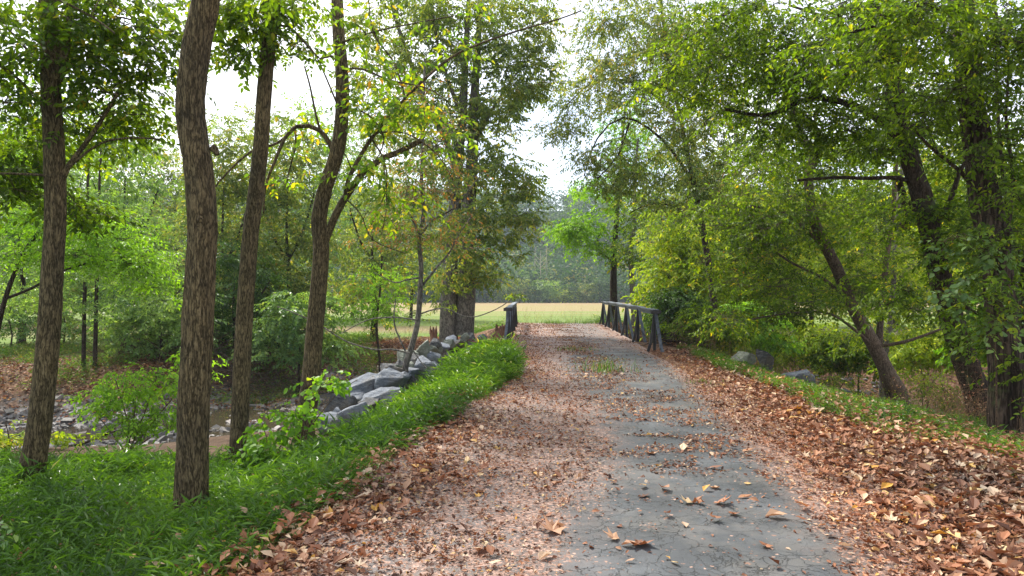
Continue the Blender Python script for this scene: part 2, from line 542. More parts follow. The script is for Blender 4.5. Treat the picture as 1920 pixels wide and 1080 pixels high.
def m_grass(x, y):      # where low green plants grow on the near banks
    el = edge_grass(y)
    n = fbm(x * .9, y * .9, 7)
    g = sstep(-.1, .25, el - x + (n - .5) * .7) * (1 - sstep(17.6, 18.8, y + (n - .5) * 2))
    s = sdist(x, y)
    g = g * sstep(2.9, 4.0, s + (n - .5) * 1.5)
    tl = road_l(y) - .05 - x
    lim = lerp(y, [10, 11, 12.2, 16, 20], [3.5, 1.8, 1.3, 1.0, .65])
    g = g * (1 - sstep(0, .4, tl - lim + (n - .5) * .5) * sstep(9.6, 10.6, y))
    er = road_r(y) + .95 + .25 * sstep(10, 5, y)
    n2 = fbm(x * 1.7, y * 1.7, 12)
    g2 = sstep(0, .25, x - er + (n2 - .5) * .5) * (1 - sstep(.9, 1.7, x - er)) * sstep(5, 10, y) * (y < 19.5) * sstep(.42, .62, n2 + .2 * sstep(9, 13, y)) * .8
    return np.maximum(g, g2)
def far_side(x, y): return sstep(1.5, 4.5, y - scy(x))
def masks(x, y):
    s = sdist(x, y)
    n = fbm(x * .5, y * .5, 2); n2 = fbm(x * 2.2, y * 2.2, 4)
    R = m_grass(x, y)
    fs = far_side(x, y)
    out = np.maximum(road_l(y) - x, x - road_r(y))
    field = sstep(6.5, 10.5, s + (n - .5) * 5) * fs * sstep(.2, 2.5, out + (n - .5) * 2)
    field = np.maximum(field, sstep(44, 49, y + (n2 - .5) * 4))
    gravel = (1 - sstep(2.9, 4.2, s + (n2 - .5) * 1.6)) * (x < 9)
    gravel = np.maximum(gravel, (1 - sstep(1.7, 2.3, s)) * .7)
    litter = np.where((x < -2.5) & (y < scy(x)), .12, 1.) * np.clip(1 - R * .9, 0, 1) * (1 - gravel) * (1 - field)
    return np.stack([R, litter, gravel, field], -1)

m, nt, out = newmat('earth'); g = N(nt)
a = g.n("ShaderNodeAttribute", attribute_name='mask')
sep = g.n("ShaderNodeSeparateColor", _in={'Color': a.outputs['Color']})
pos = g.n("ShaderNodeNewGeometry").outputs['Position']
soil = g.ramp(g.noise(pos, 3.5, 8, .7), [(.3, (.035, .022, .014)), (.7, (.10, .065, .04))])
vor = g.n("ShaderNodeTexVoronoi", _in={'Vector': g.mix(.05, pos, g.noise(pos, 20, 2, out='Color'), 'ADD'), 'Scale': 16.})
vsep = g.n("ShaderNodeSeparateColor", _in={'Color': vor.outputs['Color']})
lit = g.ramp(vsep.outputs[0], [(.0, (.05, .025, .014)), (.35, (.10, .05, .028)), (.7, (.17, .09, .05)), (1., (.27, .17, .105))])
grs = g.ramp(g.noise(pos, 9, 6, .7), [(.3, (.012, .03, .006)), (.6, (.035, .085, .012)), (.8, (.07, .14, .02))])
v2 = g.n("ShaderNodeTexVoronoi", _in={'Vector': pos, 'Scale': 7.})
v2s = g.n("ShaderNodeSeparateColor", _in={'Color': v2.outputs['Color']})
grv = g.ramp(v2s.outputs[1], [(0, (.09, .085, .08)), (.5, (.2, .19, .18)), (1, (.36, .34, .33))])
fx = g.mapping(pos, (.05, .35, 1))
ysep = g.n("ShaderNodeSeparateXYZ", _in={'Vector': pos})
fb = g.noise(g.mapping(pos, (.012, .11, 1)), 1., 4, .6)
band = g.rng(ysep.outputs['Y'], 60, 200)
fld = g.ramp(g.math('ADD', g.math('MULTIPLY', fb, .55), g.math('MULTIPLY', band, .55)),
             [(.18, (.30, .24, .12)), (.27, (.17, .27, .05)), (.40, (.24, .30, .08)), (.5, (.36, .29, .14)), (.66, (.33, .29, .11)), (.8, (.36, .27, .13))])
fld = g.mix(1., fld, (.82, .8, .78), 'MULTIPLY')
fld = g.mix(.75, fld, g.ramp(g.noise(pos, 6, 8, .8), [(.3, (.4, .4, .4)), (.75, (1, 1, 1))]), 'MULTIPLY')
c = g.mix(g.math('MULTIPLY', sep.outputs[1], g.rng(g.noise(pos, 1.3, 5), .3, .5, .35, 1)), soil, lit)
c = g.mix(sep.outputs[0], c, grs)
c = g.mix(sep.outputs[2], c, grv)
c = g.mix(a.outputs['Alpha'], c, fld)
hh = g.math('ADD', g.noise(pos, 25, 6, .7), g.math('MULTIPLY', vor.outputs['Distance'], -.6))
p = g.n("ShaderNodeBsdfPrincipled", _in={'Base Color': c, 'Roughness': .95, 'Specular IOR Level': .15, 'Normal': g.bump(hh, .8, .03)})
nt.links.new(p.outputs[0], out.inputs['Surface'])
M_EARTH = m
gx = axis(-1500, 1500, -16, 16, .16, 1.1)
gy = axis(-40, 1800, 1.5, 36, .16, 1.07)
tag(grid_mesh('ground', gx, gy, H, M_EARTH, masks), kind='structure')

# ------------------------------------------------------------------ ROAD
def bare_l(y): return lerp(y, [3, 4.6, 6, 7.5, 10.5, 15, 18], [.05, .25, .65, 1.0, 1.1, 1.0, 1.2])
def bare_r(y): return lerp(y, [3, 4.6, 6, 8.4, 12, 15.2, 20, 36], [1.85, 2.05, 2.3, 2.6, 3.05, 3.4, 3.75, 4.3])
def cover(x, y):        # how thickly the fallen leaves lie
    n = fbm(x * 1.1, y * .75, 21); n2 = fbm(x * 2.6, y * 2.0, 33)
    lft = sstep(.35, -.35, x - bare_l(y) + (n - .5) * .9 + (n2 - .5) * .7)
    inner = .55 + .45 * sstep(1.1, .2, x - edge_grass(y))
    lft = lft * inner * np.where(n2 > .45, 1, .45)
    rgt = sstep(-.25, .5, x - bare_r(y) + (n - .5) * .6 + (n2 - .5) * .35)
    c = np.maximum(lft, rgt)
    patch = sstep(.53, .62, fbm(x * 1.3 + 5, y * 3.2, 61)) * sstep(4.5, 7.5, y)          # drifts across the bare strip
    mid = np.exp(-((x - (1.75 + .02 * (y - 10))) / .6) ** 2) * sstep(8.5, 10, y) * sstep(.42, .55, fbm(x * .8, y * 1.1, 44))
    c = np.maximum(c, np.maximum(patch * .7 * (1 - .5 * sstep(2.2, 2.9, x)), mid * .95))
    return c
def rmask(x, y):
    c = cover(x, y)
    far = sstep(16, 20, y)
    dirt = np.clip(sstep(.9, -.2, x - bare_l(y)) * .84 + far * .7 + sstep(-.5, .4, x - bare_r(y)), 0, 1)
    return np.stack([c, dirt, np.zeros_like(c), np.ones_like(c)], -1)
m, nt, out = newmat('old_asphalt'); g = N(nt)
a = g.n("ShaderNodeAttribute", attribute_name='mask')
sep = g.n("ShaderNodeSeparateColor", _in={'Color': a.outputs['Color']})
pos = g.n("ShaderNodeNewGeometry").outputs['Position']
wv = g.mix(.2, pos, g.noise(pos, 5, 5, .65, out='Color'), 'ADD')
def crack(scale, w):
    v = g.n("ShaderNodeTexVoronoi", feature='DISTANCE_TO_EDGE', _in={'Vector': wv, 'Scale': scale, 'Randomness': 1.})
    return g.rng(v.outputs['Distance'], 0, w, 1, 0)
zone = g.rng(g.noise(pos, 1.1, 3), .42, .55)
k1 = crack(3.3, .014); k2 = g.math('MULTIPLY', crack(9.5, .04), zone)
kr = g.math('MULTIPLY', g.math('MAXIMUM', k1, k2), g.rng(g.noise(pos, 2.6, 4, .7), .42, .54, .25, 1))
fine = g.noise(pos, 160, 3, .8)
base = g.ramp(g.noise(pos, 1.4, 6, .6), [(.25, (.022, .025, .028)), (.5, (.046, .051, .056)), (.75, (.10, .107, .114))])
base = g.mix(.6, base, g.ramp(fine, [(.3, (.35, .35, .35)), (.7, (1.6, 1.6, 1.6))]), 'MULTIPLY')
base = g.mix(g.math('MULTIPLY', g.rng(g.noise(pos, .9, 5, .7), .48, .58), .55), base, (.105, .098, .088))
base = g.mix(g.math('MULTIPLY', g.rng(g.noise(g.mapping(pos, (2.2, .5, 1)), 1., 5, .65), .52, .66), .55), base, (.030, .031, .032))
base = g.mix(kr, base, (.008, .008, .007))
# crushed leaf crumbs
cr1 = g.n("ShaderNodeTexVoronoi", _in={'Vector': g.mix(.02, pos, g.noise(pos, 60, 2, out='Color'), 'ADD'), 'Scale': 55.})
crs = g.n("ShaderNodeSeparateColor", _in={'Color': cr1.outputs['Color']})
crumb = g.ramp(crs.outputs[0], [(0, (.055, .03, .022)), (.3, (.15, .08, .055)), (.65, (.26, .145, .10)), (1, (.40, .26, .20))])
cthr = g.math('ADD', g.math('MULTIPLY', sep.outputs[1], .75), g.math('MULTIPLY', g.noise(pos, 3.2, 6, .75), 1.1))
cmask = g.math('GREATER_THAN', cthr, g.math('ADD', g.math('MULTIPLY', crs.outputs[2], .35), .95))
cm2 = g.math('MAXIMUM', cmask, g.math('GREATER_THAN', g.math('ADD', crs.outputs[1], g.math('MULTIPLY', g.noise(pos, 5., 3), .25)), 1.10))
dirtc = g.mix(g.rng(cthr, .8, 1.3, 0, .6), base, (.17, .115, .09))
c = g.mix(g.math('MULTIPLY', cm2, .9), dirtc, crumb)
h = g.math('SUBTRACT', g.math('ADD', g.math('MULTIPLY', fine, .25), g.math('MULTIPLY', cm2, g.math('ADD', crs.outputs[1], .3))), g.math('MULTIPLY', kr, 1.2))
ro = g.rng(g.noise(pos, 2., 4), .3, .7, .42, .75)
p = g.n("ShaderNodeBsdfPrincipled", _in={'Base Color': c, 'Roughness': ro, 'Specular IOR Level': .45, 'Normal': g.bump(h, .9, .006)})
nt.links.new(p.outputs[0], out.inputs['Surface'])
xs = np.linspace(0, 1, 52)
ys = np.concatenate([np.arange(-12, 2, .8), np.arange(2, 50, .1)])
def roadz(X, Y): return RZ(Y) + .018 * (fbm(X * 1.3, Y * 1.3, 9) - .5) - .03 * sstep(.0, -.3, X - road_l(Y)) - .0
grid_mesh_road = grid_mesh('road', xs, ys, roadz, m, rmask, warp=lambda X, Y: road_l(Y) - .12 + X * (road_r(Y) + .12 - road_l(Y) + .12))
tag(grid_mesh_road, kind='structure')
def surf(x, y):
    on = (x > road_l(y) - .1) & (x < road_r(y) + .1)
    return np.where(on, np.maximum(roadz(x, y), H(x, y)), H(x, y))

# ------------------------------------------------------------------ WATER
m, nt, out = newmat('creek_water'); g = N(nt)
pos = g.n("ShaderNodeNewGeometry").outputs['Position']
p = g.n("ShaderNodeBsdfPrincipled", _in={'Base Color': (.055, .045, .028, 1), 'Roughness': .06, 'Specular IOR Level': .7, 'Normal': g.bump(g.noise(g.mapping(pos, (1, 2.5, 1)), 3.5, 4), .25, .03)})
nt.links.new(p.outputs[0], out.inputs['Surface'])
mb = MB()
sp = resample(np.column_stack([STR, np.zeros(len(STR))]), 1.2)[:, :2]
tg = np.gradient(sp, axis=0); tg /= np.linalg.norm(tg, axis=1)[:, None]
nn = np.column_stack([-tg[:, 1], tg[:, 0]])
offs = np.linspace(-3.4, 3.4, 7)
V = np.concatenate([np.concatenate([sp + nn * o_, np.full((len(sp), 1), WATER)], 1)[:, None] for o_ in offs], 1).reshape(-1, 3)
i = (np.arange(len(sp) - 1)[:, None] * 7 + np.arange(6)[None]).ravel()
mb.add(V, np.stack([i, i + 7, i + 8, i + 1], -1), 0, True)
tag(mb.build('creek_water', m), kind='structure')

# ------------------------------------------------------------------ materials for plants
G_MID = [(0, (.02, .04, .006)), (.35, (.046, .086, .009)), (.68, (.102, .168, .013)), (.87, (.19, .24, .02)), (.93, (.36, .29, .03)), (1, (.36, .16, .03))]
M_LEAF = {
 'mid': leaf_mat('leaf_green', G_MID),
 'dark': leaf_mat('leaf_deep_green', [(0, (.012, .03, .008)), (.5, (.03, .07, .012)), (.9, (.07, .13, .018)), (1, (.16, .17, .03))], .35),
 'bright': leaf_mat('leaf_bright_green', [(0, (.05, .11, .01)), (.5, (.10, .21, .018)), (.9, (.17, .30, .03)), (1, (.3, .32, .05))], .5),
 'olive': leaf_mat('leaf_olive', [(0, (.035, .06, .02)), (.4, (.07, .105, .035)), (.75, (.14, .165, .05)), (.87, (.22, .18, .06)), (1, (.24, .11, .05))], .5, gain=1.9),
 'silver': leaf_mat('leaf_greyish_green', [(0, (.035, .07, .028)), (.4, (.07, .125, .05)), (.8, (.13, .2, .085)), (1, (.22, .26, .11))], .5, .35, gain=1.9),
 'autumn': leaf_mat('leaf_autumn', [(0, (.04, .09, .01)), (.4, (.09, .17, .015)), (.7, (.16, .23, .02)), (.86, (.34, .30, .03)), (.92, (.42, .22, .03)), (1, (.22, .08, .03))], .5),
 'rust': leaf_mat('leaf_rust_green', [(0, (.04, .08, .015)), (.45, (.09, .14, .03)), (.65, (.17, .16, .05)), (.82, (.26, .12, .06)), (1, (.17, .06, .03))], .35),
 'yellowgreen': leaf_mat('leaf_yellow_green', [(0, (.06, .12, .012)), (.5, (.16, .23, .018)), (.82, (.28, .32, .03)), (.92, (.45, .32, .04)), (1, (.4, .17, .03))], .5),
 'hill': leaf_mat('leaf_hill', [(0, (.012, .035, .018)), (.45, (.035, .085, .035)), (.8, (.085, .14, .04)), (1, (.2, .17, .07))], .3, .7),
 'dry': leaf_mat('leaf_dry', [(0, (.05, .022, .014)), (.3, (.15, .06, .034)), (.6, (.28, .12, .066)), (.8, (.36, .20, .13)), (.93, (.50, .38, .29)), (.97, (.5, .34, .16)), (1, (.5, .26, .04))], .15, .6, (1.3, .9, .6), gain=1.),
 'grass': leaf_mat('leaf_grass', [(0, (.016, .04, .008)), (.3, (.038, .095, .012)), (.65, (.085, .18, .018)), (.9, (.17, .28, .03)), (1, (.36, .34, .12))], .4, .38, spec=.4, gain=1.2),
 'straw': leaf_mat('dry_stems', [(0, (.12, .07, .04)), (.5, (.25, .16, .09)), (1, (.38, .28, .17))], .1, .8, gain=.9),
}
BARK = {
 'brown': bark_mat('bark_furrowed_brown', (.015, .012, .006), (.092, .070, .036), (.23, .18, .10), 34, .16, 1., .02),
 'plain': bark_mat('bark_grey_brown', (.03, .022, .017), (.10, .075, .055), (.18, .14, .105), 30, .3, .7, .012),
 'dark': bark_mat('bark_dark', (.012, .009, .007), (.036, .026, .019), (.08, .06, .045), 26, .22, .9, .02, .2),
 'shaggy': bark_mat('bark_shaggy', (.010, .008, .006), (.042, .031, .022), (.13, .10, .075), 15, .10, 1., .04, .25),
 'grey': bark_mat('bark_grey', (.05, .045, .04), (.13, .12, .105), (.22, .2, .175), 10, .4, .6, .02),
 'pale': bark_mat('bark_pale', (.2, .17, .13), (.33, .29, .23), (.5, .45, .37), 5, .6, .4, .01),
 'limb': bark_mat('bark_limb', (.03, .02, .014), (.09, .062, .04), (.15, .11, .075), 25, .5, .5, .01),
}
def LF(kind, n, L, ln, var=.6): return dict(kind=kind, n=n, L=L, len=ln, var=var)

# ------------------------------------------------------------------ FOREGROUND TREES, left
tree('tree', 'slim brown trunk at the far left, forked near the top and leaning at its foot', 'tree',
  [([(52, 925), (62, 870), (76, 780), (92, 620), (100, 480), (104, 400), (102, 300), (97, 200), (94, 120), (90, 0), (88, -120)], 7.9, 42, 30),
   ([(107, 150), (118, 110), (126, 60), (133, 0), (140, -90)], 7.9, 19, 15),
   ([(112, 345), (128, 312), (160, 270), (192, 222), (221, 174)], 7.9, 11, 6),
   ([(112, 330), (145, 300), (190, 268), (250, 258), (300, 262, .4)], 7.9, 6, 3),
   ([(97, 330), (60, 327), (0, 325), (-80, 322)], 7.8, 5, 4),
   ([(88, 210), (60, 175), (20, 135), (-30, 100, -.4)], 7.9, 7, 3),
   ([(90, 150), (65, 110), (20, 60), (-30, 10, -.4)], 7.8, 7, 3),
   ([(125, 60), (180, 30, .3), (260, 40, .6), (330, 70, .8)], 7.9, 6, 2),
   ([(55, -20), (110, 0, -.4), (170, 30, -.5), (215, 62, -.6)], 7.6, 7, 3)],
  [(40, 90, 7.6, 130, 110, 1.1, 28), (190, 110, 7.9, 120, 80, .9, 22), (290, 60, 8.2, 80, 90, .9, 20), (150, 10, 7.8, 170, 40, 1., 16), (250, 220, 8.4, 60, 40, .7, 8),
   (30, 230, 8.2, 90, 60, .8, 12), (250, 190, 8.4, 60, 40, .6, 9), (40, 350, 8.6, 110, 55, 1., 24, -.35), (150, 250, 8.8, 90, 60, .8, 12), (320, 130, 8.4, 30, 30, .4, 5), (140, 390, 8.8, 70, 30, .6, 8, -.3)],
  LF('oval', 8, .36, .10), [M_LEAF['mid'], BARK['brown']], near=True, ridges=.009, clump_r=.34, sprays=8, flare=.25)

tree('tree', 'thickest foreground trunk, dark furrowed bark with a bulge and bend halfway up and a knot', 'tree',
  [([(358, 985), (360, 900), (364, 760), (371, 600), (378, 480), (380, 430), (378, 380), (374, 330), (366, 280), (358, 220), (358, 170), (364, 120), (374, 60), (386, 0), (398, -110)], 6.6, 57, 47),
   ([(398, 276), (404, 282), (407, 290)], 6.5, 16, 8),
   ([(374, 409, -.14), (375, 413, -.17)], 6.6, 12, 9)],
  [(470, -60, 6.8, 60, 40, .6, 6)],
  LF('oval', 9, .3, .085), [M_LEAF['mid'], BARK['brown']], near=True, ridges=.014, clump_r=.3, sprays=6, flare=.2, rough=.1)

tree('tree', 'third trunk from the left, slender and straight, leaning a little right, leafy at its top', 'tree',
  [([(446, 893), (449, 800), (455, 660), (462, 540), (470, 440), (481, 350), (490, 260), (495, 180), (502, 100), (511, 20), (518, -90)], 10, 33, 25),
   ([(452, 820), (420, 868, -.2), (400, 890, -.3), (395, 930, -.4)], 10, 3, 2),
   ([(500, 60), (540, 50, -.3), (600, 110, -.5), (625, 105, -.5)], 10, 5, 3)],
  [(450, 30, 9.6, 70, 45, .7, 14), (540, 45, 9.8, 55, 50, .7, 9), (440, 90, 9.8, 40, 25, .4, 6), (500, 0, 9.6, 110, 40, .8, 11)],
  LF('oval', 9, .34, .105), [M_LEAF['mid'], BARK['brown']], near=True, ridges=.010, clump_r=.34, sprays=8, flare=.25)

tree('tree', 'fourth trunk from the left, forked low, with a stubby broken limb and yellowing leaves', 'tree',
  [([(572, 800), (582, 720), (590, 620), (597, 540), (602, 470), (598, 425), (600, 395), (612, 345), (628, 300), (638, 250), (642, 190), (640, 120), (634, 50), (630, -80)], 12, 36, 21),
   ([(602, 470), (622, 420), (645, 375), (680, 325), (715, 298), (750, 284), (789, 263)], 12, 16, 10),
   ([(647, 372), (652, 340), (680, 285), (715, 235), (760, 185), (800, 145), (850, 105), (905, 80), (980, 55), (1050, 35), (1090, 20)], 11.9, 9, 2.5),
   ([(632, 300), (618, 268), (600, 245), (580, 236), (556, 237), (535, 258, -.2), (516, 300, -.4), (498, 350, -.4), (494, 400, -.5)], 12, 11, 3),
   ([(556, 237), (520, 268, -.3), (470, 285, -.6), (425, 325, -.8), (404, 350, -.9)], 12, 6, 3),
   ([(552, 240), (555, 270, .2), (545, 310, .2), (535, 350, .2)], 12, 4, 2),
   ([(601, 246), (592, 215), (582, 165), (571, 124)], 11.9, 5, 3),
   ([(640, 130), (680, 130, -.2), (730, 150, -.3), (800, 165, -.4), (840, 190, -.4)], 11.9, 5, 2),
   ([(630, 190), (590, 100, -.2), (555, 60, -.4)], 11.9, 4, 2),
   ([(645, 370), (675, 400, -.2), (700, 450, -.3), (760, 475, -.4)], 11.9, 3, 1.6),
   ([(690, 250), (720, 300), (725, 350), (715, 380)], 11.8, 4, 2),
   ([(660, 320), (640, 280, -.2), (600, 270, -.3)], 11.9, 3, 1.5),
   ([(700, 250), (760, 250), (820, 290), (850, 340)], 11.8, 3.5, 1.6),
   ([(760, 185), (740, 120), (700, 60), (690, -20)], 11.8, 4, 2),
   ([(640, 80), (700, 60, -.2), (770, 45, -.3), (850, 30, -.3)], 11.8, 4, 2),
   ([(718, 298), (725, 380, -.1), (715, 440, -.1)], 11.9, 3, 1.5),
   ([(642, 200), (690, 215, -.2), (720, 260, -.3), (700, 310, -.3)], 11.9, 4, 2)],
  [(720, 190, 11.8, 90, 70, .9, 26), (800, 240, 12, 70, 70, .9, 16), (700, 330, 12, 70, 50, .8, 12), (680, 60, 11.8, 70, 60, .8, 12), (540, 300, 11.8, 60, 60, .6, 6), (850, 60, 12, 80, 50, .7, 7),
   (740, 400, 12, 70, 40, .6, 8, .3), (590, 240, 12.2, 30, 30, .5, 4)],
  LF('oval', 6, .36, .13, .7), [M_LEAF['autumn'], BARK['brown']], near=True, ridges=.010, clump_r=.3, sprays=4, flare=.25, twig_r=.0025)

tree('tree', 'pale crooked sapling rising from the rocks with sparse rust and olive leaves', 'tree',
  [([(760, 690), (770, 655), (782, 610), (788, 550), (790, 500), (786, 450), (794, 400), (790, 340), (792, 280), (794, 200), (796, 110)], 15.5, 13, 4),
   ([(788, 540), (812, 510), (845, 470), (860, 440), (885, 405)], 15.5, 5, 2),
   ([(787, 455), (778, 420), (760, 385), (765, 350)], 15.5, 6, 2.5),
   ([(788, 440), (815, 410), (850, 390), (900, 330)], 15.5, 5, 2),
   ([(768, 662), (735, 655), (700, 655), (650, 640), (600, 610), (560, 590), (520, 575)], 15, 3.5, 2),
   ([(782, 600), (740, 595), (690, 600), (640, 625)], 15.4, 3, 1.6),
   ([(784, 590), (830, 578), (880, 595), (930, 580), (960, 560)], 15.5, 3, 1.6),
   ([(770, 650), (800, 690, -.3), (830, 690, -.4)], 15.5, 2.5, 1.6),
   ([(792, 520), (760, 525), (740, 530), (700, 510)], 15.5, 3.5, 1.8),
   ([(766, 670), (740, 610), (742, 560)], 15.6, 4, 2)],
  [(800, 340, 15.5, 100, 90, 1.1, 34), (750, 430, 15.5, 90, 60, 1., 22), (850, 440, 15.6, 80, 60, 1., 14), (800, 210, 15.6, 70, 70, .8, 16)],
  LF('oval', 6, .3, .09, .75), [M_LEAF['rust'], BARK['grey']], near=True, nmul=1.5, clump_r=.36, sprays=7, flare=.2)

tree('tree', 'big double-trunked grey tree behind the rock pile, left of the bridge', 'tree',
  [([(840, 628), (842, 560), (846, 480), (852, 400), (858, 310), (866, 220), (872, 110), (878, 0), (880, -90)], 27, 44, 5),
   ([(869, 628, .2), (872, 560, .2), (877, 470), (880, 380), (886, 280), (889, 180), (897, 60), (905, -80)], 27, 42, 5),
   ([(858, 330), (835, 260), (800, 200), (770, 120), (740, 30), (725, -40)], 27, 13, 6),
   ([(886, 280), (915, 220), (945, 170), (975, 130)], 27, 8, 3),
   ([(866, 220), (840, 150), (820, 80), (810, 0)], 27, 9, 4)],
  [(860, 40, 27, 150, 90, 3., 80, -.2), (960, 130, 27, 75, 80, 2.2, 46, -.2), (850, 170, 27, 110, 80, 2.6, 50, -.1), (760, 60, 27, 110, 90, 2.6, 50),
   (920, 220, 27, 80, 45, 2., 26, -.1), (870, 300, 26, 90, 60, 2.4, 26), (930, 345, 26, 75, 40, 2., 22), (940, 410, 25.5, 75, 50, 1.8, 28, -.1), (905, 490, 26, 65, 50, 1.8, 24, -.1), (890, 430, 25, 60, 60, 1.5, 14, 0), (840, 540, 25, 40, 40, 1., 7),
   (700, 110, 28, 70, 100, 2.2, 30), (690, 230, 28, 60, 50, 2., 14), (780, 230, 27, 70, 60, 2., 22), (1010, 60, 27, 45, 60, 1.5, 22), (1000, 160, 27, 40, 50, 1.5, 14), (900, 300, 26.5, 80, 30, 2., 14), (985, 350, 26, 40, 30, 1., 8, -.1)],
  LF('oval', 9, .5, .16), [M_LEAF['olive'], BARK['grey']], clump_r=.6, sprays=10, flat=.35, flare=.3)

# ------------------------------------------------------------------ LEFT MIDDLE DISTANCE
for k, (px, lab) in enumerate([(158, 'thin dark trunk on the far creek bank, left one of a close pair'), (180, 'thin dark trunk with a curved foot, right one of a close pair across the creek')]):
    tree('tree', lab, 'tree',
      [([(px + (6 if k else -3), 742), (px - 2, 700), (px, 600), (px + 3, 480), (px + 6, 350), (px + 10, 280)], 23, 9, 4)],
      [(150 + 60 * k, 490, 21.5, 130, 45, 2.4, 24), (60 + 200 * k, 560, 22, 110, 36, 2., 20), (120 + 60 * k, 400, 22, 110, 50, 2., 20)],
      LF('oval', 10, .5, .105), [M_LEAF['silver'], BARK['dark']], clump_r=.6, sprays=10, flat=.3, flare=.2)
tree('tree', 'small bright green tree behind the far left trunk, its foliage sweeping down to the right', 'tree',
  [([(-40, 800), (-20, 700), (10, 560), (60, 450), (130, 400), (200, 420)], 13, 14, 4), ([(10, 560), (60, 540), (140, 500), (230, 490), (290, 520)], 13, 6, 2.5)],
  [(130, 410, 13, 110, 45, 1.2, 34), (220, 470, 13, 70, 40, 1., 28), (270, 515, 13, 45, 28, .8, 12), (80, 470, 13, 90, 40, 1., 18), (50, 300, 13, 80, 60, 1., 14)],
  LF('oval', 10, .38, .075), [M_LEAF['bright'], BARK['dark']], near=True, clump_r=.42, sprays=10, flat=.35, flare=.2, twig_r=.002)

def bushy(name, label, cat, px, py, d, hpx, rx, leafm, barkm, lf, n=40, w=16, top=None, sprays=10, cr=.8, group=None, lean=0, envs=None, flat=.5, ry=None):
    """tree of the middle distance: a leaning trunk and a tall uneven crown"""
    t = top if top is not None else py - hpx
    ry = ry or (py - t) / 2
    pts = [(px, py), (px + lean * .2 + 3, py - (py - t) * .25), (px + lean * .5 - 3, py - (py - t) * .5), (px + lean, py - (py - t) * .72)]
    limbs = [(pts, d, w, w * .12)]
    for s in (-1, 1):
        a = rng.uniform(.3, .55)
        limbs.append(([(px + lean * a, py - (py - t) * a), (px + lean * a + s * rx * .3, py - (py - t) * (a + .12)), (px + lean + s * rx * .55, py - (py - t) * (a + .3))], d, w * .4, w * .15))
    if envs is None:
        envs = [(px, t + ry * .35, d, rx * .55, ry * .5, rx / F * d * .5, int(n * .2)), (px + lean * .6, t + ry * .9, d, rx, ry * .9, rx / F * d * .8, int(n * .6)), (px + rx * .5 + lean * .3, t + ry * 1.35, d, rx * .6, ry * .55, rx / F * d * .6, int(n * .2)), (px - rx * .5 + lean * .3, t + ry * 1.35, d, rx * .6, ry * .55, rx / F * d * .6, int(n * .2))]
    return tree(name, label, cat, limbs, envs, lf, [M_LEAF[leafm], BARK[barkm]], clump_r=cr, sprays=sprays, flare=.15, flat=flat, group=group, nmul=1.5)

LM = LF('oval', 10, .6, .16); LQ = LF('oval', 10, .75, .19)
bushy('tree', 'pale green tree on the field edge, behind the leftmost foreground trunk', 'tree', 40, 640, 34, 440, 120, 'silver', 'dark', LQ, 85, cr=1.0)
bushy('tree', 'grey-green tree on the field edge between the two leftmost foreground trunks', 'tree', 235, 640, 33, 430, 110, 'silver', 'dark', LQ, 80, cr=1.0)
bushy('tree', 'olive tree on the far bank between the thickest and the third trunk', 'tree', 420, 650, 31, 420, 85, 'olive', 'dark', LQ, 85, cr=.9)
bushy('tree', 'olive green tree on the far bank between the third and the forked trunk', 'tree', 540, 650, 33, 420, 90, 'olive', 'dark', LQ, 80, cr=.9)
bushy('tree', 'rusty green tree right of the forked trunk, field edge behind it', 'tree', 700, 640, 36, 330, 80, 'olive', 'dark', LQ, 42, cr=.9)
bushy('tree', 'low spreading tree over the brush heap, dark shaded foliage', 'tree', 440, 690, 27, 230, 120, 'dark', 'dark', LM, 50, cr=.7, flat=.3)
bushy('shrub', 'feathery green shrub left of the forked trunk on the far bank', 'shrub', 560, 700, 25, 160, 85, 'silver', 'dark', LM, 36, w=8, cr=.6, flat=.25)
bushy('shrub', 'grey-green spreading shrub on the far bank behind the thickest trunk', 'shrub', 300, 680, 25, 190, 100, 'silver', 'dark', LM, 40, w=8, cr=.6, flat=.25)
tree('tree', 'slender young tree with layered bright foliage standing before the field', 'tree',
  [([(712, 672), (708, 640), (706, 600), (712, 550), (716, 480)], 26, 6, 3)],
  [(700, 560, 26, 50, 30, 1., 14), (720, 520, 26, 50, 30, 1., 12), (660, 590, 26, 40, 14, .8, 7), (740, 590, 26, 30, 16, .6, 6)],
  LF('oval', 9, .45, .10), [M_LEAF['bright'], BARK['dark']], clump_r=.5, sprays=9, flat=.3)
for k, (px, py, d, h, rx, lm, lab) in enumerate([(20, 655, 29, 110, 90, 'silver', 'grey-green shrub on the far bank at the left picture edge'), (120, 640, 31, 120, 80, 'olive', 'olive shrub on the far bank behind the pair of thin trunks'),
    (215, 660, 28, 130, 80, 'silver', 'pale leafy shrub on the far bank right of the pair of thin trunks'), (330, 645, 32, 130, 80, 'mid', 'green shrub on the field edge behind the thickest trunk'), (410, 650, 30, 120, 70, 'silver', 'feathery pale shrub just left of the third trunk'),
    (500, 655, 30, 140, 70, 'mid', 'green shrub just right of the third trunk on the far bank'), (545, 640, 32, 120, 60, 'olive', 'olive shrub left behind the forked trunk')]):
    bushy('shrub', lab, 'shrub', px, py, d, h, rx, lm, 'dark', LF('oval', 9, .5, .13), 26, w=5, cr=.55, sprays=9, flat=.35)
